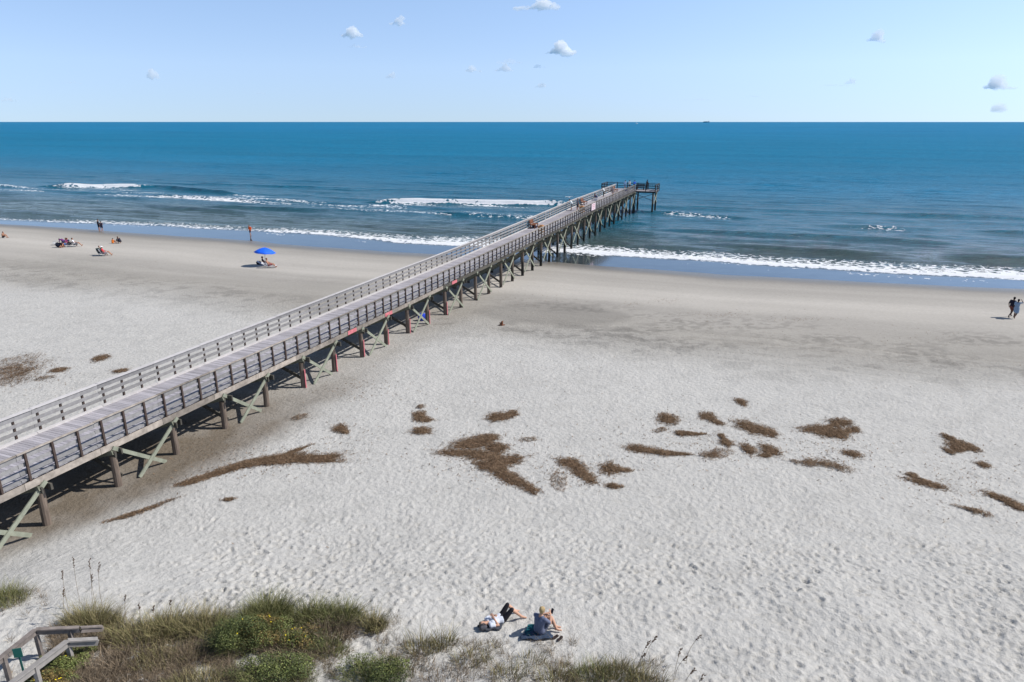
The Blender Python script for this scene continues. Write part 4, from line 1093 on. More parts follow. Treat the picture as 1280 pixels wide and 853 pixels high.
# ------------------------------------------------------------------ dune plants
def leafmat(name, c0, c1, var=.25):
    return mat(name, c0, .75, var, 3, isl=.48, spec=.15, hue=c1)
M['grass'] = leafmat('dune_grass', (.19, .19, .08), (.34, .28, .155))
M['thatch'] = leafmat('dead_thatch', (.30, .235, .165), (.15, .12, .085))
M['grassg'] = leafmat('green_grass', (.13, .155, .055), (.27, .25, .12))
M['leafd'] = leafmat('dark_leaf', (.055, .075, .03), (.11, .13, .05))
M['leafl'] = leafmat('light_leaf', (.12, .155, .045), (.20, .21, .08))
M['gold'] = leafmat('golden_leaf', (.24, .18, .06), (.16, .11, .05))
M['seed'] = mat('seed_head', (.10, .06, .035), .9, .2, 8)
M['flower'] = mat('yellow_flower', (.85, .65, .02), .6, .1, 8)
def blades(n, rx, ry, h, wd=.006, lean=.5, seed=0, wind=(.12, .05), seg=3, base=0.0, mound=0.0):
    """arching, tapering grass blades as quads; returns V, F"""
    g = np.random.RandomState(seed)
    r = np.sqrt(g.uniform(0, 1, n)) * g.uniform(.75, 1.0, n); a = g.uniform(0, 2 * PI, n)
    bx, by = r * rx * np.cos(a), r * ry * np.sin(a)
    az = np.where(g.uniform(0, 1, n) < .6, np.arctan2(by, bx) + g.normal(0, .7, n), g.uniform(0, 2 * PI, n))
    hh = h * g.uniform(.45, 1.1, n) * (1 - .35 * r)
    ln = lean * g.uniform(.25, 1.3, n) * (.5 + .7 * r)
    dx, dy = np.cos(az), np.sin(az); px_, py_ = -dy, dx
    tw = g.uniform(0, PI, n); wx = np.cos(tw); wy = np.sin(tw)
    V = np.zeros((n, seg + 1, 2, 3)); 
    for k in range(seg + 1):
        t = k / seg
        q = ln * hh * (t ** 1.8) * 1.25
        x = bx + dx * q + wind[0] * hh * t * t; y = by + dy * q + wind[1] * hh * t * t
        z = hh * (t - .28 * ln * t * t) + mound * (1 - r * r)
        ww = wd * (1 - .86 * t) * .5 * g.uniform(.8, 1.2, n)
        V[:, k, 0] = np.stack([x - wx * ww, y - wy * ww, z], -1); V[:, k, 1] = np.stack([x + wx * ww, y + wy * ww, z], -1)
    idx = np.arange(n * (seg + 1) * 2).reshape(n, seg + 1, 2)
    F = np.stack([idx[:, :-1, 0], idx[:, :-1, 1], idx[:, 1:, 1], idx[:, 1:, 0]], -1).reshape(-1, 4)
    return V.reshape(-1, 3), F
def leaves(n, rx, ry, h, size=.05, seed=0):
    """leaf-sized faces spread unevenly through a low crown"""
    g = np.random.RandomState(seed)
    kc = 9; ca = g.uniform(0, 2 * PI, kc); cr = np.sqrt(g.uniform(0, .8, kc)); cx_ = cr * np.cos(ca); cy_ = cr * np.sin(ca); cz = (.45 + .5 * g.uniform(0, 1, kc)) * (1 - .55 * cr ** 2)
    k = g.randint(0, kc, n); u = g.normal(0, 1, (n, 3)); u /= np.linalg.norm(u, axis=1)[:, None]
    rr = .42 * g.uniform(.3, 1, n) ** .5
    x = (cx_[k] + u[:, 0] * rr) * rx; y = (cy_[k] + u[:, 1] * rr) * ry; z = np.abs(cz[k] + u[:, 2] * rr * .75) * h
    nrm = u * .7 + g.normal(0, .6, (n, 3)) + np.array([0, 0, .5]); nrm /= np.linalg.norm(nrm, axis=1)[:, None]
    t = np.cross(nrm, g.normal(0, 1, (n, 3))); t /= np.linalg.norm(t, axis=1)[:, None]; b = np.cross(nrm, t)
    L_ = (size * g.uniform(.6, 1.4, n))[:, None]; W = L_ * .42
    c = np.stack([x, y, z], -1)
    V = np.stack([c - t * L_, c - b * W + nrm * W * .3, c + t * L_, c + b * W + nrm * W * .3], 1).reshape(-1, 3)
    F = np.arange(n * 4).reshape(n, 4)
    return V, F
def drape(V, x, y, z):
    """stand the plant on the uneven sand"""
    V = V.copy(); V[:, 2] += terrain(V[:, 0] + x, V[:, 1] + y) - z - .01; return V
PLG = 'grass tussocks along the dune'
def tussock(px, py, rx, ry, h, n, kind, label, seed, stalks=0, green=0, wd=.011):
    x, y, z = gnd(px, py)
    t = empty('grass_tussock', (x, y, z)); tag(t, label, 'grass clump', PLG)
    V, F = blades(n, rx, ry, h, wd, .62, seed); V2, F2 = blades(max(12, n // 14), rx * .9, ry * .9, h * 1.45, wd * .8, .8, seed + 90)
    link('blades', quadmesh('blades', drape(np.concatenate([V, V2]), x, y, z), np.concatenate([F, F2 + len(V)])), M[kind], t)
    V, F = blades(int(n * .6), rx * 1.08, ry * 1.08, h * .42, wd * 1.2, 1.3, seed + 50); link('dead_blades', quadmesh('dead', drape(V, x, y, z), F), M['thatch'], t)
    if green:
        V, F = leaves(green, rx * .8, ry * .8, h * .55, .045, seed + 60); link('leaves', quadmesh('lv', drape(V, x, y, z), F), M['leafd'], t)
    return t
def shrub(px, py, rx, ry, h, n, kinds, label, seed, flowers=0):
    x, y, z = gnd(px, py)
    t = empty('dune_shrub', (x, y, z)); tag(t, label, 'shrub', 'leafy shrubs on the dune')
    mb = MB(); g = random.Random(seed)
    for k in range(14):
        a = g.uniform(0, 2 * PI); q = g.uniform(.2, .75)
        mb.tube((g.uniform(-.05, .05), g.uniform(-.05, .05), -.05), (rx * q * math.cos(a), ry * q * math.sin(a), h * g.uniform(.4, .75)), .012, .005, 5)
    V0 = mb.build('stems', M['thatch'], t)
    for i, kd in enumerate(kinds):
        V, F = leaves(int(n * 1.9) // len(kinds), rx * 1.05, ry * 1.05, h * (1 - .08 * i), .024, seed + i * 7); link('foliage', quadmesh('fol', drape(V, x, y, z), F), M[kd], t)
    V, F = blades(n // 3, rx * 1.1, ry * 1.1, h * 1.12, .009, .8, seed + 33); link('blades', quadmesh('b', drape(V, x, y, z), F), M['grassg'], t)
    if flowers:
        mb = MB()
        for k in range(flowers):
            a = g.uniform(0, 2 * PI); q = g.uniform(.1, .8); mb.ell((rx * q * math.cos(a), ry * q * math.sin(a), h * (.95 - .3 * q)), (.018, .018, .012), 6, 4)
        mb.build('flower', M['flower'], t)
def seaoat(px, py, h, seed, label, lean=.12, heads=1):
    """px, py = where the tip shows; the stalk stands below it on the dune"""
    z = 2.6
    for k in range(10):
        x, y = at(px, py, z + h * .97); z = float(terrain(x, y))
    g = random.Random(seed); mb = MB(); hd = MB()
    a = g.uniform(-.6, .9); lx, ly = math.cos(a) * lean * h, math.sin(a) * lean * h
    pts = [Vector((lx * (t ** 2 - 1), ly * (t ** 2 - 1), h * t)) for t in (0, .3, .55, .78, .92, 1)]
    pts[0].z = -.1
    for p, q in zip(pts, pts[1:]): mb.tube(p, q, .0055, .0045, 5)
    st_ = mb.build('sea_oat', M['thatch'], None, loc=(x, y, z)); tag(st_, label, 'sea oat', 'sea oat stalks on the dune')
    d = (pts[-1] - pts[3]).normalized()
    for k in range(13):
        c = pts[3].lerp(pts[-1], .15 + k / 13.) + Vector((g.uniform(-.02, .02), g.uniform(-.02, .02), g.uniform(-.02, .01)))
        hd.cap(c, c + d * .04 + Vector((g.uniform(-.03, .03), g.uniform(-.03, .03), -.02)), .011, .007, 6, 2)
    hd.build('seed_head', M['seed'], st_)

tussock(2, 752, .85, .6, .75, 900, 'grassg', 'green grass tussock cut by the left edge of the frame', 1)
tussock(118, 781, .95, .45, .85, 1500, 'grass', 'brown green tussock with tall seed stalks behind the end of the handrails', 2)
T_ = [
 (124, 806, .42, .22, .50, 420, 'thatch', 'small dry tussock growing over the ends of both handrails'),
 (146, 800, .4, .3, .5, 380, 'grass', 'small olive tussock where the handrails disappear'),
 (178, 800, .8, .5, .62, 800, 'grass', 'olive tussock just right of the handrail ends'),
 (215, 790, .8, .5, .70, 900, 'grass', 'olive tussock at the top edge of the grass left of the dark shrub'),
 (258, 788, .7, .5, .72, 900, 'grass', 'dense tussock touching the left side of the dark green shrub'),
 (160, 828, .9, .5, .45, 800, 'thatch', 'dry tan tussock below the handrail ends'),
 (205, 826, .9, .5, .5, 800, 'grass', 'olive and tan tussock in the middle of the left grass mass'),
 (245, 822, .8, .5, .5, 700, 'thatch', 'brown dry tussock below the dark green shrub on its left'),
 (130, 848, .9, .5, .4, 700, 'thatch', 'dry tussock at the bottom edge near the leafy vine'),
 (190, 856, 1.0, .5, .4, 800, 'thatch', 'grey brown thatch tussock at the bottom edge, left of centre of the grass'),
 (250, 856, 1.0, .5, .42, 800, 'grass', 'olive tussock at the bottom edge left of the bright green shrub'),
 (338, 772, .62, .42, 1.05, 1500, 'grassg', 'tallest green tussock, standing up against the white sand'),
 (312, 782, .5, .4, .8, 700, 'grassg', 'tussock on the left flank of the tallest green one'),
 (392, 776, .65, .38, .82, 1000, 'grassg', 'first green tussock right of the tallest one'),
 (428, 776, .6, .36, .8, 900, 'grassg', 'second green tussock right of the tallest one'),
 (412, 795, .7, .4, .5, 700, 'thatch', 'brown based tussock under the two green ones at the right of the big clump'),
 (468, 785, .36, .28, .66, 420, 'grass', 'small separate tussock at the right tip of the big clump'),
 (360, 812, 1.0, .35, .45, 800, 'thatch', 'flattened dry tussock under the golden shrub'),
 (410, 815, .6, .3, .45, 400, 'grassg', 'low tussock at the edge of the bare sand strip'),
 (528, 812, .55, .32, .62, 480, 'grass', 'thin tussock just right of the bare sand strip'),
 (556, 806, .42, .28, .55, 300, 'grass', 'thin tussock left of the person lying down'),
 (505, 832, .8, .4, .5, 650, 'thatch', 'dry tussock right of the leafy green shrub at the bottom edge'),
 (590, 826, .6, .35, .5, 380, 'grass', 'sparse tussock below the person lying down'),
 (560, 850, .8, .4, .42, 480, 'thatch', 'dry tussock at the bottom edge below the person lying down'),
 (640, 846, .6, .35, .48, 420, 'grass', 'sparse green tussock at the bottom edge between the two sunbathers'),
 (665, 826, .45, .3, .42, 220, 'grass', 'thin wispy tussock below the blond sitter'),
 (700, 852, .6, .35, .5, 500, 'grass', 'olive tussock at the bottom edge below the blond sitter'),
 (740, 846, .6, .4, .6, 800, 'grassg', 'green tussock left of the densest one at the bottom right'),
 (772, 846, .6, .4, .62, 900, 'grass', 'densest tussock of the bottom right clump'),
 (808, 856, .5, .35, .5, 500, 'grass', 'last tussock of the bottom right clump'),
 (612, 808, .35, .25, .3, 90, 'grass', 'few thin blades beside the head of the person lying down'),
]
for i, a in enumerate(T_): tussock(a[0], a[1], a[2] * 1.1, a[3] * 1.2, a[4] * rnd.uniform(.85, 1.2), int(a[5] * (.95 if a[0] < 500 else .42)), a[6], a[7], 10 + i, wd=.016)
shrub(300, 806, .8, .55, .85, 3400, ['leafd', 'leafd', 'leafl'], 'dark green leafy shrub left of the golden one', 101, 2)
shrub(335, 800, .7, .5, .72, 2600, ['gold', 'leafl'], 'golden brown leafy shrub below the tallest green tussock', 102, 4)
shrub(375, 806, .65, .4, .5, 1600, ['gold', 'leafl', 'leafd'], 'mixed golden and green shrub beside the bare sand', 103, 8)
shrub(345, 852, 1.0, .55, .62, 3600, ['leafd', 'leafl'], 'bright green shrub at the bottom edge right of the thatch', 104, 0)
shrub(466, 848, .8, .5, .62, 2600, ['leafl', 'leafd'], 'leafy green shrub at the bottom edge right of the bare sand strip', 105, 0)
shrub(78, 834, .55, .35, .35, 1500, ['leafl', 'leafl'], 'bright green leafy vine at the foot of the pale handrail', 106, 3)
shrub(62, 852, .6, .3, .3, 1300, ['leafl', 'gold'], 'yellow green vine at the bottom edge below the pale handrail', 107, 5)
shrub(100, 818, .35, .25, .28, 500, ['leafl'], 'small green vine between the handrail end and the thatch', 108, 1)
for i, (px, py, h) in enumerate([(78, 716, 1.5), (92, 700, 1.6), (80, 738, 1.1), (112, 702, 1.6), (124, 706, 1.5), (115, 720, 1.3), (174, 757, .9), (192, 759, .8), (213, 751, .9), (157, 745, 1.0)]):
    seaoat(px, py, h, 200 + i, ['tall sea oat stalk leaning over the left of the brown green tussock', 'thin sea oat stalk standing straight above the brown green tussock', 'short sea oat stalk at the left foot of the tall ones', 'tall sea oat stalk at the centre of the brown green tussock',
      'tall sea oat stalk at the right of the brown green tussock', 'shorter sea oat stalk between the two tall ones', 'short sea oat stalk above the olive tussock by the handrails', 'second short sea oat stalk above the olive grass', 'dark headed sea oat stalk above the olive grass, rightmost on the left dune', 'sea oat stalk at the right tip of the brown green tussock'][i])
for i, (px, py, h) in enumerate([(811, 803, .8), (820, 797, .9), (851, 812, .9), (858, 822, .8), (876, 795, 1.0), (868, 838, .8), (806, 818, .6), (879, 845, .8), (418, 703, .5), (401, 720, .5), (335, 706, .6)]):
    if i > 7: continue
    seaoat(px, py, h, 300 + i, ['first dark sea oat head right of the bottom clump', 'tall dark sea oat head just right of the bottom clump', 'dark sea oat head alone on the smooth sand at the bottom right', 'long sea oat head below the lone one at the bottom right', 'rightmost sea oat stalk, leaning over the sand',
       'sea oat head near the bottom edge at the right', 'low sea oat head touching the bottom right clump', 'lowest sea oat head at the right, cut by the bottom edge'][i], .3)

# thin ground cover: stray blades and litter between the tussocks
def cover():
    g = np.random.RandomState(5); Vs = []; Fs = []; k0 = 0
    reg = [(60, 300, 785, 856, 2300), (250, 420, 800, 856, 900), (470, 720, 800, 856, 420), (690, 830, 825, 856, 160), (430, 500, 770, 800, 50), (10, 120, 800, 850, 160), (0, 60, 735, 770, 40)]
    for x0, x1, y0, y1, n in reg:
        for k in range(n):
            px, py = g.uniform(x0, x1), g.uniform(y0, y1)
            x, y = at(px, py, 2.7); z = float(terrain(x, y)); x, y = at(px, py, z); z = float(terrain(x, y))
            if fbm(px / 25., py / 18., 77, 3) < .40: continue
            V, F = blades(int(g.randint(5, 16)), .12, .10, g.uniform(.12, .4), .010, 1.1, int(g.randint(1e6)))
            V = V + np.array([x, y, z - .01]); Vs.append(V); Fs.append(F + k0); k0 += len(V)
    o = link('ground_cover', quadmesh('cover', np.concatenate(Vs), np.concatenate(Fs)), M['thatch']); tag(o, 'thin dry grass and litter between the tussocks of the dune', 'ground cover', kind='stuff')
cover()

# ------------------------------------------------------------------ seaweed wrack
M['wrack'] = mat('dried_wrack', (.105, .062, .036), .95, .35, 5, .5, isl=.55, spec=.1, hue=(.24, .17, .11))
M['wrackb'] = mat('wrack_mound', (.105, .068, .043), .95, .4, 9, .8, spec=.1)
def wrack(ells, label, seed, sparse=1.0, name='seaweed_pile', base=True, zt=1.0):
    """ells: (px, py, half width, half height, tilt deg) outlines as seen; built as strands heaped on the sand"""
    g = np.random.RandomState(seed)
    cx_ = sum(e[0] for e in ells) / len(ells); cy_ = sum(e[1] for e in ells) / len(ells)
    ox, oy, oz = gnd(cx_, cy_)
    pts = []; mbv = []; mbf = []
    if 1 < len(ells) < 5:                               # thin bridges so that one patch stays one patch
        br = []
        for e, f_ in zip(ells, ells[1:]):
            dx, dy = f_[0] - e[0], e[1] - f_[1]
            br.append(((e[0] + f_[0]) / 2, (e[1] + f_[1]) / 2, math.hypot(dx, dy) * .62, 2.2, math.degrees(math.atan2(dy, dx))))
        ells = list(ells) + br
    for (px, py, a, b, th) in ells:
        a *= 1.06; b *= 1.18
        x0, y0, z0 = gnd(px, py); X1, _, _ = gnd(px + 1, py); _, Y1, _ = gnd(px, py - 1)
        sx_, sy_ = X1 - x0, Y1 - y0                     # metres per pixel at this place on the ground
        A = a * sx_; B = b * sy_; c, s = math.cos(R(th)), math.sin(R(th))
        def tw(u, v):                                   # unit disc -> ground metres
            qx = (u * a * c - v * b * s); qy = (u * a * s + v * b * c)
            return x0 + qx * sx_, y0 + qy * sy_
        area = abs(PI * A * B)
        n = int(min(1700, 60 + area * 300 * sparse))
        ang = g.uniform(0, 2 * PI, n); rr = np.sqrt(g.uniform(0, 1, n)) * (.38 + 1.2 * fbm(np.cos(ang) * 3.4 + seed, np.sin(ang) * 3.4 + px, seed, 4)) * (1 + (g.uniform(0, 1, n) < .16) * .4)
        u, v = rr * np.cos(ang), rr * np.sin(ang)
        X, Y = tw(u, v); Hh = np.clip(1 - rr ** 2, 0, 1) * min(.16, .05 + .10 * min(A, B)) * g.uniform(.3, 1.1, n) * zt
        for q in range(n): pts.append((X[q], Y[q], Hh[q]))
        if base:
            nr_, na = 6, 44; k0 = len(mbv)
            for i in range(nr_ + 1):
                for j in range(na):
                    t = 2 * PI * j / na; f = .16 + 1.10 * float(fbm(math.cos(t) * 3.4 + seed, math.sin(t) * 3.4 + px, seed, 4))
                    r_ = f * i / nr_; X_, Y_ = tw(r_ * math.cos(t), r_ * math.sin(t))
                    hz_ = (1 - (i / nr_) ** 2) * min(.13, .04 + .08 * min(A, B)) * zt * (.5 + 1.0 * float(vn(X_ * 5, Y_ * 5, seed))) - (.04 if i == nr_ else .0)
                    mbv.append((X_ - ox, Y_ - oy, float(terrain(X_, Y_)) + hz_ - oz + .012))
            for i in range(nr_):
                for j in range(na): mbf.append((k0 + i * na + j, k0 + i * na + (j + 1) % na, k0 + (i + 1) * na + (j + 1) % na, k0 + (i + 1) * na + j))
    P_ = np.array(pts); n = len(P_)
    az = g.uniform(0, PI, n); el = g.normal(0, .25, n); ln = g.uniform(.05, .24, n); wd = g.uniform(.007, .018, n)
    d = np.stack([np.cos(az) * np.cos(el), np.sin(az) * np.cos(el), np.sin(el)], -1); pr = np.stack([-np.sin(az), np.cos(az), 0 * az], -1)
    zc = terrain(P_[:, 0], P_[:, 1]) + P_[:, 2] + .022
    c = np.stack([P_[:, 0] - ox, P_[:, 1] - oy, zc - oz], -1)
    up_ = np.array([0, 0, 1.]) * g.uniform(0, .03, n)[:, None]
    e0 = c - d * ln[:, None] / 2; e1 = c + d * ln[:, None] / 2; mid = c + up_ + pr * (g.normal(0, .02, n))[:, None]; w_ = pr * wd[:, None] / 2
    V = np.stack([e0 - w_, e0 + w_, mid - w_, mid + w_, e1 - w_, e1 + w_], 1).reshape(-1, 3); i_ = np.arange(n)[:, None] * 6
    F = np.concatenate([i_ + np.array([0, 1, 3, 2]), i_ + np.array([2, 3, 5, 4])])
    k = len(V); F = F.tolist(); V = V.tolist()
    me = bpy.data.meshes.new('wrack'); me.from_pydata(V + mbv, [], F + [tuple(q + k for q in f) for f in mbf])
    me.materials.append(M['wrack']); me.materials.append(M['wrackb'])
    mi = [0] * len(F) + [1] * len(mbf); me.polygons.foreach_set('material_index', mi); me.update()
    o = bpy.data.objects.new(name, me); COL.objects.link(o); o.location = (ox, oy, oz)
    return tag(o, label, 'seaweed', 'patches of dried seaweed on the sand')
WR = [
 ([(524, 521, 10, 6, -20), (532, 525, 9, 3, 0)], 'hook shaped brown seaweed patch left of the oval one'),
 ([(527, 539, 14, 4.5, 0)], 'small oval seaweed patch right under the hook shaped one'),
 ([(526, 509, 6, 2.5, 10)], 'tiny seaweed wisp above the hook shaped patch'),
 ([(622, 522, 14, 5.5, 8), (640, 518, 9, 4.5, 12)], 'oval seaweed heap alone above the largest mat'),
 ([(592, 554, 30, 8, 10), (622, 560, 18, 6, -5), (572, 567, 28, 4, 0), (612, 548, 12, 5, 0), (600, 569, 20, 6, 0), (638, 576, 19, 6, 8), (610, 583, 19, 7, -15), (632, 594, 17, 6, -15), (642, 601, 18, 6, -22), (662, 610, 15, 5, -30), (618, 573, 10, 9, 30), (626, 586, 10, 8, -40)], 'largest connected seaweed mat, running down to the right from the middle of the beach'),
 ([(660, 550, 12, 2.2, 4)], 'thin seaweed strand right of the largest mat'),
 ([(712, 579, 18, 6, -5), (728, 591, 15, 7, -28), (738, 600, 9, 5, -20)], 'slanting seaweed patch in the middle between the two wide groups'),
 ([(698, 601, 10, 9, -40)], 'loose crumbly seaweed bits left of the slanting patch'),
 ([(762, 586, 14, 7, 6), (780, 588, 10, 2.5, 0)], 'teardrop seaweed patch right of the slanting one'),
 ([(767, 608, 11, 3, 0)], 'flat seaweed scrap under the teardrop patch'),
 ([(800, 562, 20, 5, -6), (826, 566, 16, 3.5, -4), (850, 568, 14, 1.5, 0)], 'long tapering seaweed streak left of the scattered bits'),
 ([(834, 524, 15, 6.5, 0)], 'round seaweed heap, leftmost of the upper row'),
 ([(884, 521, 12, 5, 3), (896, 528, 8, 3, -15)], 'curved seaweed heap, second of the upper row'),
 ([(926, 503, 7, 4.5, -10)], 'small dark seaweed tuft highest of the upper row'),
 ([(826, 538, 10, 2.5, 15)], 'broken seaweed scrap under the round heap'),
 ([(852, 542, 9, 3, 0), (872, 543, 12, 1.4, 0)], 'small seaweed spot with a thin tail to the right'),
 ([(940, 535, 20, 7.5, -14), (962, 541, 10, 5, -5)], 'broad oval seaweed heap with pale spots in the upper row'),
 ([(908, 554, 9, 4, 0), (902, 545, 4, 2.5, 0)], 'small double seaweed spot left of the round pair'),
 ([(936, 562, 9, 6.5, 0)], 'round seaweed clump, left one of the round pair'),
 ([(963, 563, 12, 6.5, -8), (956, 570, 8, 2.5, 0)], 'round seaweed clump, right one of the round pair'),
 ([(898, 567, 16, 5, 5), (886, 570, 14, 4, 0)], 'crumbly seaweed bits before the round pair'),
 ([(1023, 538, 26, 6, 0), (1052, 529, 16, 5.5, 0), (1045, 543, 22, 6, 2), (1068, 538, 9, 3.5, 10)], 'widest seaweed heap of the right half'),
 ([(1066, 568, 12, 4.5, -3)], 'small seaweed heap under the widest one'),
 ([(1003, 579, 14, 3, -8), (1027, 579, 22, 4, -4), (1048, 585, 16, 5, -12)], 'ragged broken seaweed line under the widest heap'),
 ([(1186, 547, 7, 3.5, -30), (1199, 557, 18, 6, 6), (1214, 560, 9, 5, -10), (1186, 565, 5, 4, -60)], 'forked seaweed heap with a raised dark arm'),
 ([(1230, 582, 9, 3.5, -3)], 'small oval seaweed scrap right of the forked heap'),
 ([(1158, 605, 22, 5, -14), (1141, 594, 6, 2.5, 0)], 'long oval seaweed mat left of the corner streak'),
 ([(1253, 624, 17, 6, -28), (1272, 635, 12, 5, -30)], 'slanting seaweed mat at the right edge of the frame'),
 ([(1225, 641, 12, 4, -15), (1208, 636, 16, 1.8, -18)], 'thin seaweed line trailing to a small knot near the right edge'),
 ([(352, 576, 64, 5.5, 6), (316, 580, 46, 4.5, 12), (385, 575, 42, 4.2, 0), (288, 587, 36, 3.2, 18), (338, 574, 40, 4.5, 10), (410, 572, 16, 3, 10)], 'long brown seaweed drift pointing at the pier'),
 ([(367, 565, 18, 2.5, 28)], 'thin seaweed finger above the long brown drift'),
 ([(256, 597, 30, 3.6, 17), (240, 603, 14, 3, 14)], 'narrow seaweed streak continuing the long drift towards the pier'),
 ([(194, 633, 24, 2.4, 26), (172, 641, 24, 2.2, 18), (152, 648, 18, 1.8, 12)], 'thin curved seaweed line on the edge of the damp sand'),
 ([(424, 536, 9, 5, -5), (432, 540, 5, 3, 0)], 'small brown seaweed clump below the pier shadow strip'),
 ([(374, 522, 9, 3, 10)], 'faint seaweed scrap left of the small brown clump'),
 ([(286, 625, 8, 1.8, 4)], 'short seaweed sliver on the white sand below the long drift'),
 ([(126, 448, 11, 4, 0)], 'round seaweed spot on the sand behind the pier'),
 ([(73, 463, 10, 3, 0)], 'seaweed spot between the left edge mat and the round one'),
 ([(151, 464, 9, 2.5, 5)], 'seaweed spot close behind the pier rail'),
 ([(55, 473, 10, 2.5, 10)], 'faint seaweed spot right of the left edge mat'),
 ([(12, 455, 26, 10, 5), (-2, 470, 30, 12, 0), (30, 462, 20, 10, 0), (20, 474, 22, 8, 0)], 'wide thin mat of seaweed at the left edge behind the pier'),
]
for i, (e, lab) in enumerate(WR):
    edge = 'left edge behind' in lab
    thin = any(k in lab for k in ('crumbly', 'broken', 'faint', 'ragged broken', 'thin seaweed line', 'wisp', 'thin curved', 'thin seaweed strand'))
    wrack(e, lab, 400 + i, .55 if edge else (.9 if thin else 1.6), base=not (thin or edge), zt=.6)
# loose crumbs of wrack and grit, strewn over the beach
def crumbs():
    g = np.random.RandomState(9); pts = []
    for (px, py, a, b, n) in [(600, 575, 70, 30, 330), (720, 590, 60, 22, 240), (880, 550, 110, 36, 420), (1040, 565, 70, 28, 260), (1190, 600, 90, 50, 260), (340, 575, 110, 22, 260), (20, 465, 70, 24, 700), (450, 485, 60, 18, 160), (940, 400, 170, 20, 140), (1150, 425, 130, 16, 90), (830, 375, 26, 3, 60), (900, 392, 40, 4, 90), (795, 378, 20, 3, 40), (1000, 398, 60, 3, 60), (520, 385, 60, 10, 0), (220, 330, 260, 22, 160), (430, 545, 50, 30, 110), (640, 480, 620, 130, 360), (250, 560, 90, 50, 140), (660, 372, 90, 22, 160)]:
        for k in range(n):
            q = g.normal(0, .5, 2); pts.append((px + q[0] * a, py + q[1] * b))
    V = []; F = []
    for i, (px, py) in enumerate(pts):
        x, y = at(px, py, 1.4); z = float(terrain(x, y)); x, y = at(px, py, z); z = float(terrain(x, y)) + .015
        if sn(x, y)[0] > 70: continue
        az = g.uniform(0, PI); l = g.uniform(.015, .075); w_ = g.uniform(.005, .016); c, s = math.cos(az), math.sin(az); k = len(V)
        V += [(x - c * l + s * w_, y - s * l - c * w_, z), (x - c * l - s * w_, y - s * l + c * w_, z), (x + c * l - s * w_, y + s * l + c * w_, z + .02), (x + c * l + s * w_, y + s * l - c * w_, z + .02)]; F.append((k, k + 1, k + 2, k + 3))
    o = link('wrack_crumbs', quadmesh('crumbs', V, F), M['wrack']); tag(o, 'loose brown crumbs of seaweed strewn over the beach', 'debris', kind='stuff')
crumbs()

# ------------------------------------------------------------------ seagull, boat, ship
def gull(px, py, Y, label, k=1.0, rz=.4):
    d = ray(px, py); t = Y / d[1]; loc = (d[0] * t, Y, HC + d[2] * t)
    mb = MB(); mb.cap((0, -.16, 0), (0, .14, .02), .045, .06); mb.ell((0, .24, .04), (.04, .05, .04)); mb.cap((0, .28, .035), (0, .34, .025), .012, .004, 6, 2); mb.cap((0, -.2, 0), (0, -.32, .0), .03, .05, sq=((0, 0, 1), .3))
    for s in (-1, 1):
        mb.cap((s * .03, .05, .03), (s * .32, .10, .14), .05, .045, sq=((0, 0, 1), .5)); mb.cap((s * .32, .10, .14), (s * .66, -.05, .08), .045, .015, sq=((0, 0, 1), .5))
    o = link('seagull', remesh(mb, .014, 1), cloth((.80, .82, .85)), loc=loc, rz=rz); o.scale = (k, k, k); tag(o, label, 'bird')
gull(711, 247, 118, 'white gull flying low beside the left rail of the pier', 1.15)
def boat():
    Y = 6200; x = (796 - CX) / FPX * (Y * math.cos(PITCH)); t = empty('fishing_boat', (x, Y, 0), .5); tag(t, 'tiny white boat far out just below the horizon', 'boat')
    n = 9; vs = []; fs = []
    for i in range(n):
        u = i / (n - 1); b = 4.2 * (1 - u ** 2.6) ** .6 + .05; yy = -14 + 29 * u; sh = 2.4 + 1.8 * u ** 2
        vs += [(-b, yy, sh), (-b * .7, yy, -.5), (b * .7, yy, -.5), (b, yy, sh)]
    for i in range(n - 1):
        a = i * 4; c = a + 4
        fs += [(a, a + 1, c + 1, c), (a + 1, a + 2, c + 2, c + 1), (a + 2, a + 3, c + 3, c + 2), (a + 3, a, c, c + 3)]
    fs += [(0, 3, 2, 1), ((n - 1) * 4, (n - 1) * 4 + 1, (n - 1) * 4 + 2, (n - 1) * 4 + 3)]
    wm = cloth((.8, .8, .8))
    MB().add(vs, fs).build('hull', wm, t)
    MB().box((0, 1, 4.2), (5, 7, 3.4)).box((0, 2, 6.8), (3.6, 4, 1.8)).build('cabin', wm, t)
    MB().tube((0, 0, 7), (0, 0, 13), .2, .1, 6).build('mast', wm, t)
boat()
def ship():
    Y = 15500; x = (883 - CX) / FPX * (Y * math.cos(PITCH)); t = empty('cargo_ship', (x, Y, 0), PI / 2); tag(t, 'faint grey blue cargo ship on the horizon', 'ship')
    m = mat('ship_paint', (.16, .33, .42), .8, .1, .01)
    n = 9; vs = []; fs = []
    for i in range(n):
        u = i / (n - 1); b = 13 * (1 - abs(2 * u - 1) ** 5) + .3; yy = -72 + 144 * u; sh = 15 + 3 * u ** 4
        vs += [(-b, yy, sh), (-b * .8, yy, -1), (b * .8, yy, -1), (b, yy, sh)]
    for i in range(n - 1):
        a = i * 4; c = a + 4
        fs += [(a, a + 1, c + 1, c), (a + 1, a + 2, c + 2, c + 1), (a + 2, a + 3, c + 3, c + 2), (a + 3, a, c, c + 3)]
    fs += [(0, 3, 2, 1), ((n - 1) * 4, (n - 1) * 4 + 1, (n - 1) * 4 + 2, (n - 1) * 4 + 3)]
    MB().add(vs, fs).build('hull', m, t)
    MB().box((0, -52, 24), (20, 14, 20)).build('bridge', m, t)
    mb = MB()
    for q in range(5): mb.box((0, -30 + q * 19, 19.5), (18, 15, 6 + (q % 3) * 3))
    mb.build('cargo', m, t)
ship()

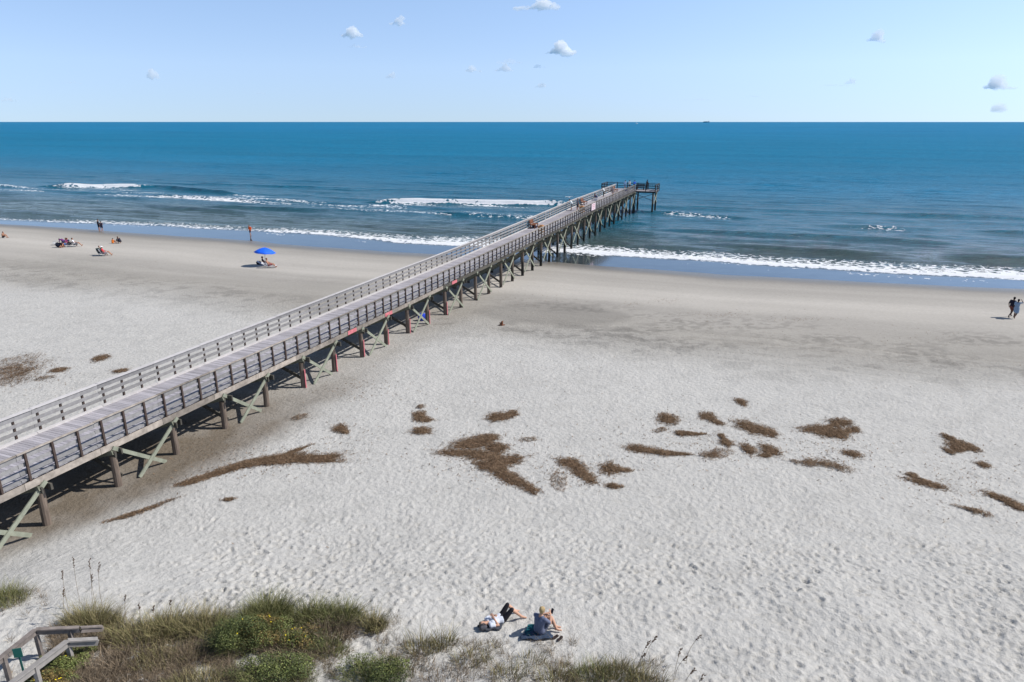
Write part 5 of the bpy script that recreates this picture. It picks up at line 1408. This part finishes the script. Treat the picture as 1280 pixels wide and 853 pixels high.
# ------------------------------------------------------------------ clouds
def cloudmat():
    m = bpy.data.materials.new('cloud_vapour'); m.use_nodes = True; N, L = m.node_tree.nodes, m.node_tree.links; N.clear()
    out = N.new('ShaderNodeOutputMaterial'); v = N.new('ShaderNodeVolumeScatter'); v.inputs['Color'].default_value = (1, 1, 1, 1); v.inputs['Anisotropy'].default_value = 0
    oi = N.new('ShaderNodeObjectInfo'); mu = N.new('ShaderNodeMath'); mu.operation = 'MULTIPLY'; mu.inputs[1].default_value = .024; L.new(oi.outputs['Alpha'], mu.inputs[0])
    L.new(mu.outputs[0], v.inputs['Density']); L.new(v.outputs[0], out.inputs['Volume'])
    m.cycles.homogeneous_volume = True
    return m
CM = cloudmat()
CL = [
 (671, 6, 66, 15, .75, 'wide white cloud cut by the top edge of the frame'), (700, 61, 46, 20, .95, 'bright white cloud with a small peak right of the middle'), (437, 39, 36, 17, .8, 'white puff with a taller right end, upper left of the middle'),
 (446, 57, 28, 7, .35, 'faint flat wisp under the white puff on the left'), (498, 27, 26, 11, .8, 'small oval cloud near the top left of the middle'), (489, 94, 16, 10, .55, 'small puff low above the left half of the pier horizon'),
 (591, 86, 24, 10, .65, 'small oval cloud left of the one with a peak'), (630, 85, 28, 11, .65, 'low puff just under the faint wisp in the middle'), (637, 76, 38, 9, .25, 'very faint veil in the middle of the sky'),
 (674, 82, 18, 8, .45, 'faint puff between the low ones in the middle'), (676, 106, 18, 10, .6, 'little puff lowest in the middle'), (1096, 46, 22, 15, .75, 'small round cloud alone in the right sky'),
 (1062, 101, 18, 11, .55, 'small slanted puff below the round cloud on the right'), (1045, 106, 44, 4, .18, 'thin grey streak left of the slanted puff'), (1251, 104, 36, 16, .9, 'bright cloud near the right edge'), (1250, 134, 20, 13, .55, 'small ragged cloud under the bright one at the right edge'),
 (190, 93, 15, 12, .6, 'single small puff in the left sky'), (8, 124, 24, 6, .35, 'pale wisp low at the left edge'), (88, 103, 30, 5, .14, 'barely visible streak in the left sky'), (868, 124, 50, 4, .12, 'barely visible streak low in the right sky'), (325, 116, 20, 4, .25, 'faint low wisp between the left puff and the middle'), (940, 120, 26, 4, .25, 'faint low wisp right of the pier end'),
]
def clouds():
    D = 7000.
    for i, (px, py, w_, h_, al, lab) in enumerate(CL):
        g = random.Random(900 + i); d = Vector(ray(px, py)).normalized(); c = d * D + Vector((0, 0, HC)); m1 = D / FPX
        W, H_ = w_ * m1 * .92, h_ * m1 * .88; mb = MB()
        K = 13 if h_ > 8 else 9
        pk = g.uniform(-.2, .3)
        for k in range(K):
            u = (k + .5) / K * 2 - 1; env = max(.20, 1 - abs(u - pk) ** .9) * g.uniform(.45, 1.0)
            r = H_ * .5 * env
            mb.ell((u * W * .40, g.uniform(-.25, .25) * W * .4, -H_ * .35 + r * .75), (max(r * 1.1, W * .07), max(r * 1.1, W * .10), r * g.uniform(.7, 1.05)), 14, 10)
        if al > .7:
            for k in range(5):
                u = pk + g.uniform(-.28, .28); r = H_ * g.uniform(.18, .3); mb.ell((u * W * .4, g.uniform(-.1, .1) * W, H_ * g.uniform(.0, .28)), (r * 1.2, r * 1.2, r), 12, 8)
        me = remesh(mb, max(H_ * .05, 3.), 3)
        n = len(me.vertices); co = np.zeros(n * 3, np.float32); me.vertices.foreach_get('co', co); co = co.reshape(-1, 3)
        no = np.zeros(n * 3, np.float32); me.vertices.foreach_get('normal', no); no = no.reshape(-1, 3)
        q = fbm(co[:, 0] / (H_ * .22) + co[:, 1] / (H_ * .3), co[:, 2] / (H_ * .22) + i, 7, 3) - .5
        co = co + no * (q * H_ * .50)[:, None]; me.vertices.foreach_set('co', co.ravel()); me.update()
        o = link('cloud', me, CM, loc=c.to_tuple()); o.color = (1, 1, 1, al); tag(o, lab, 'cloud', 'small clouds in the sky')
clouds()
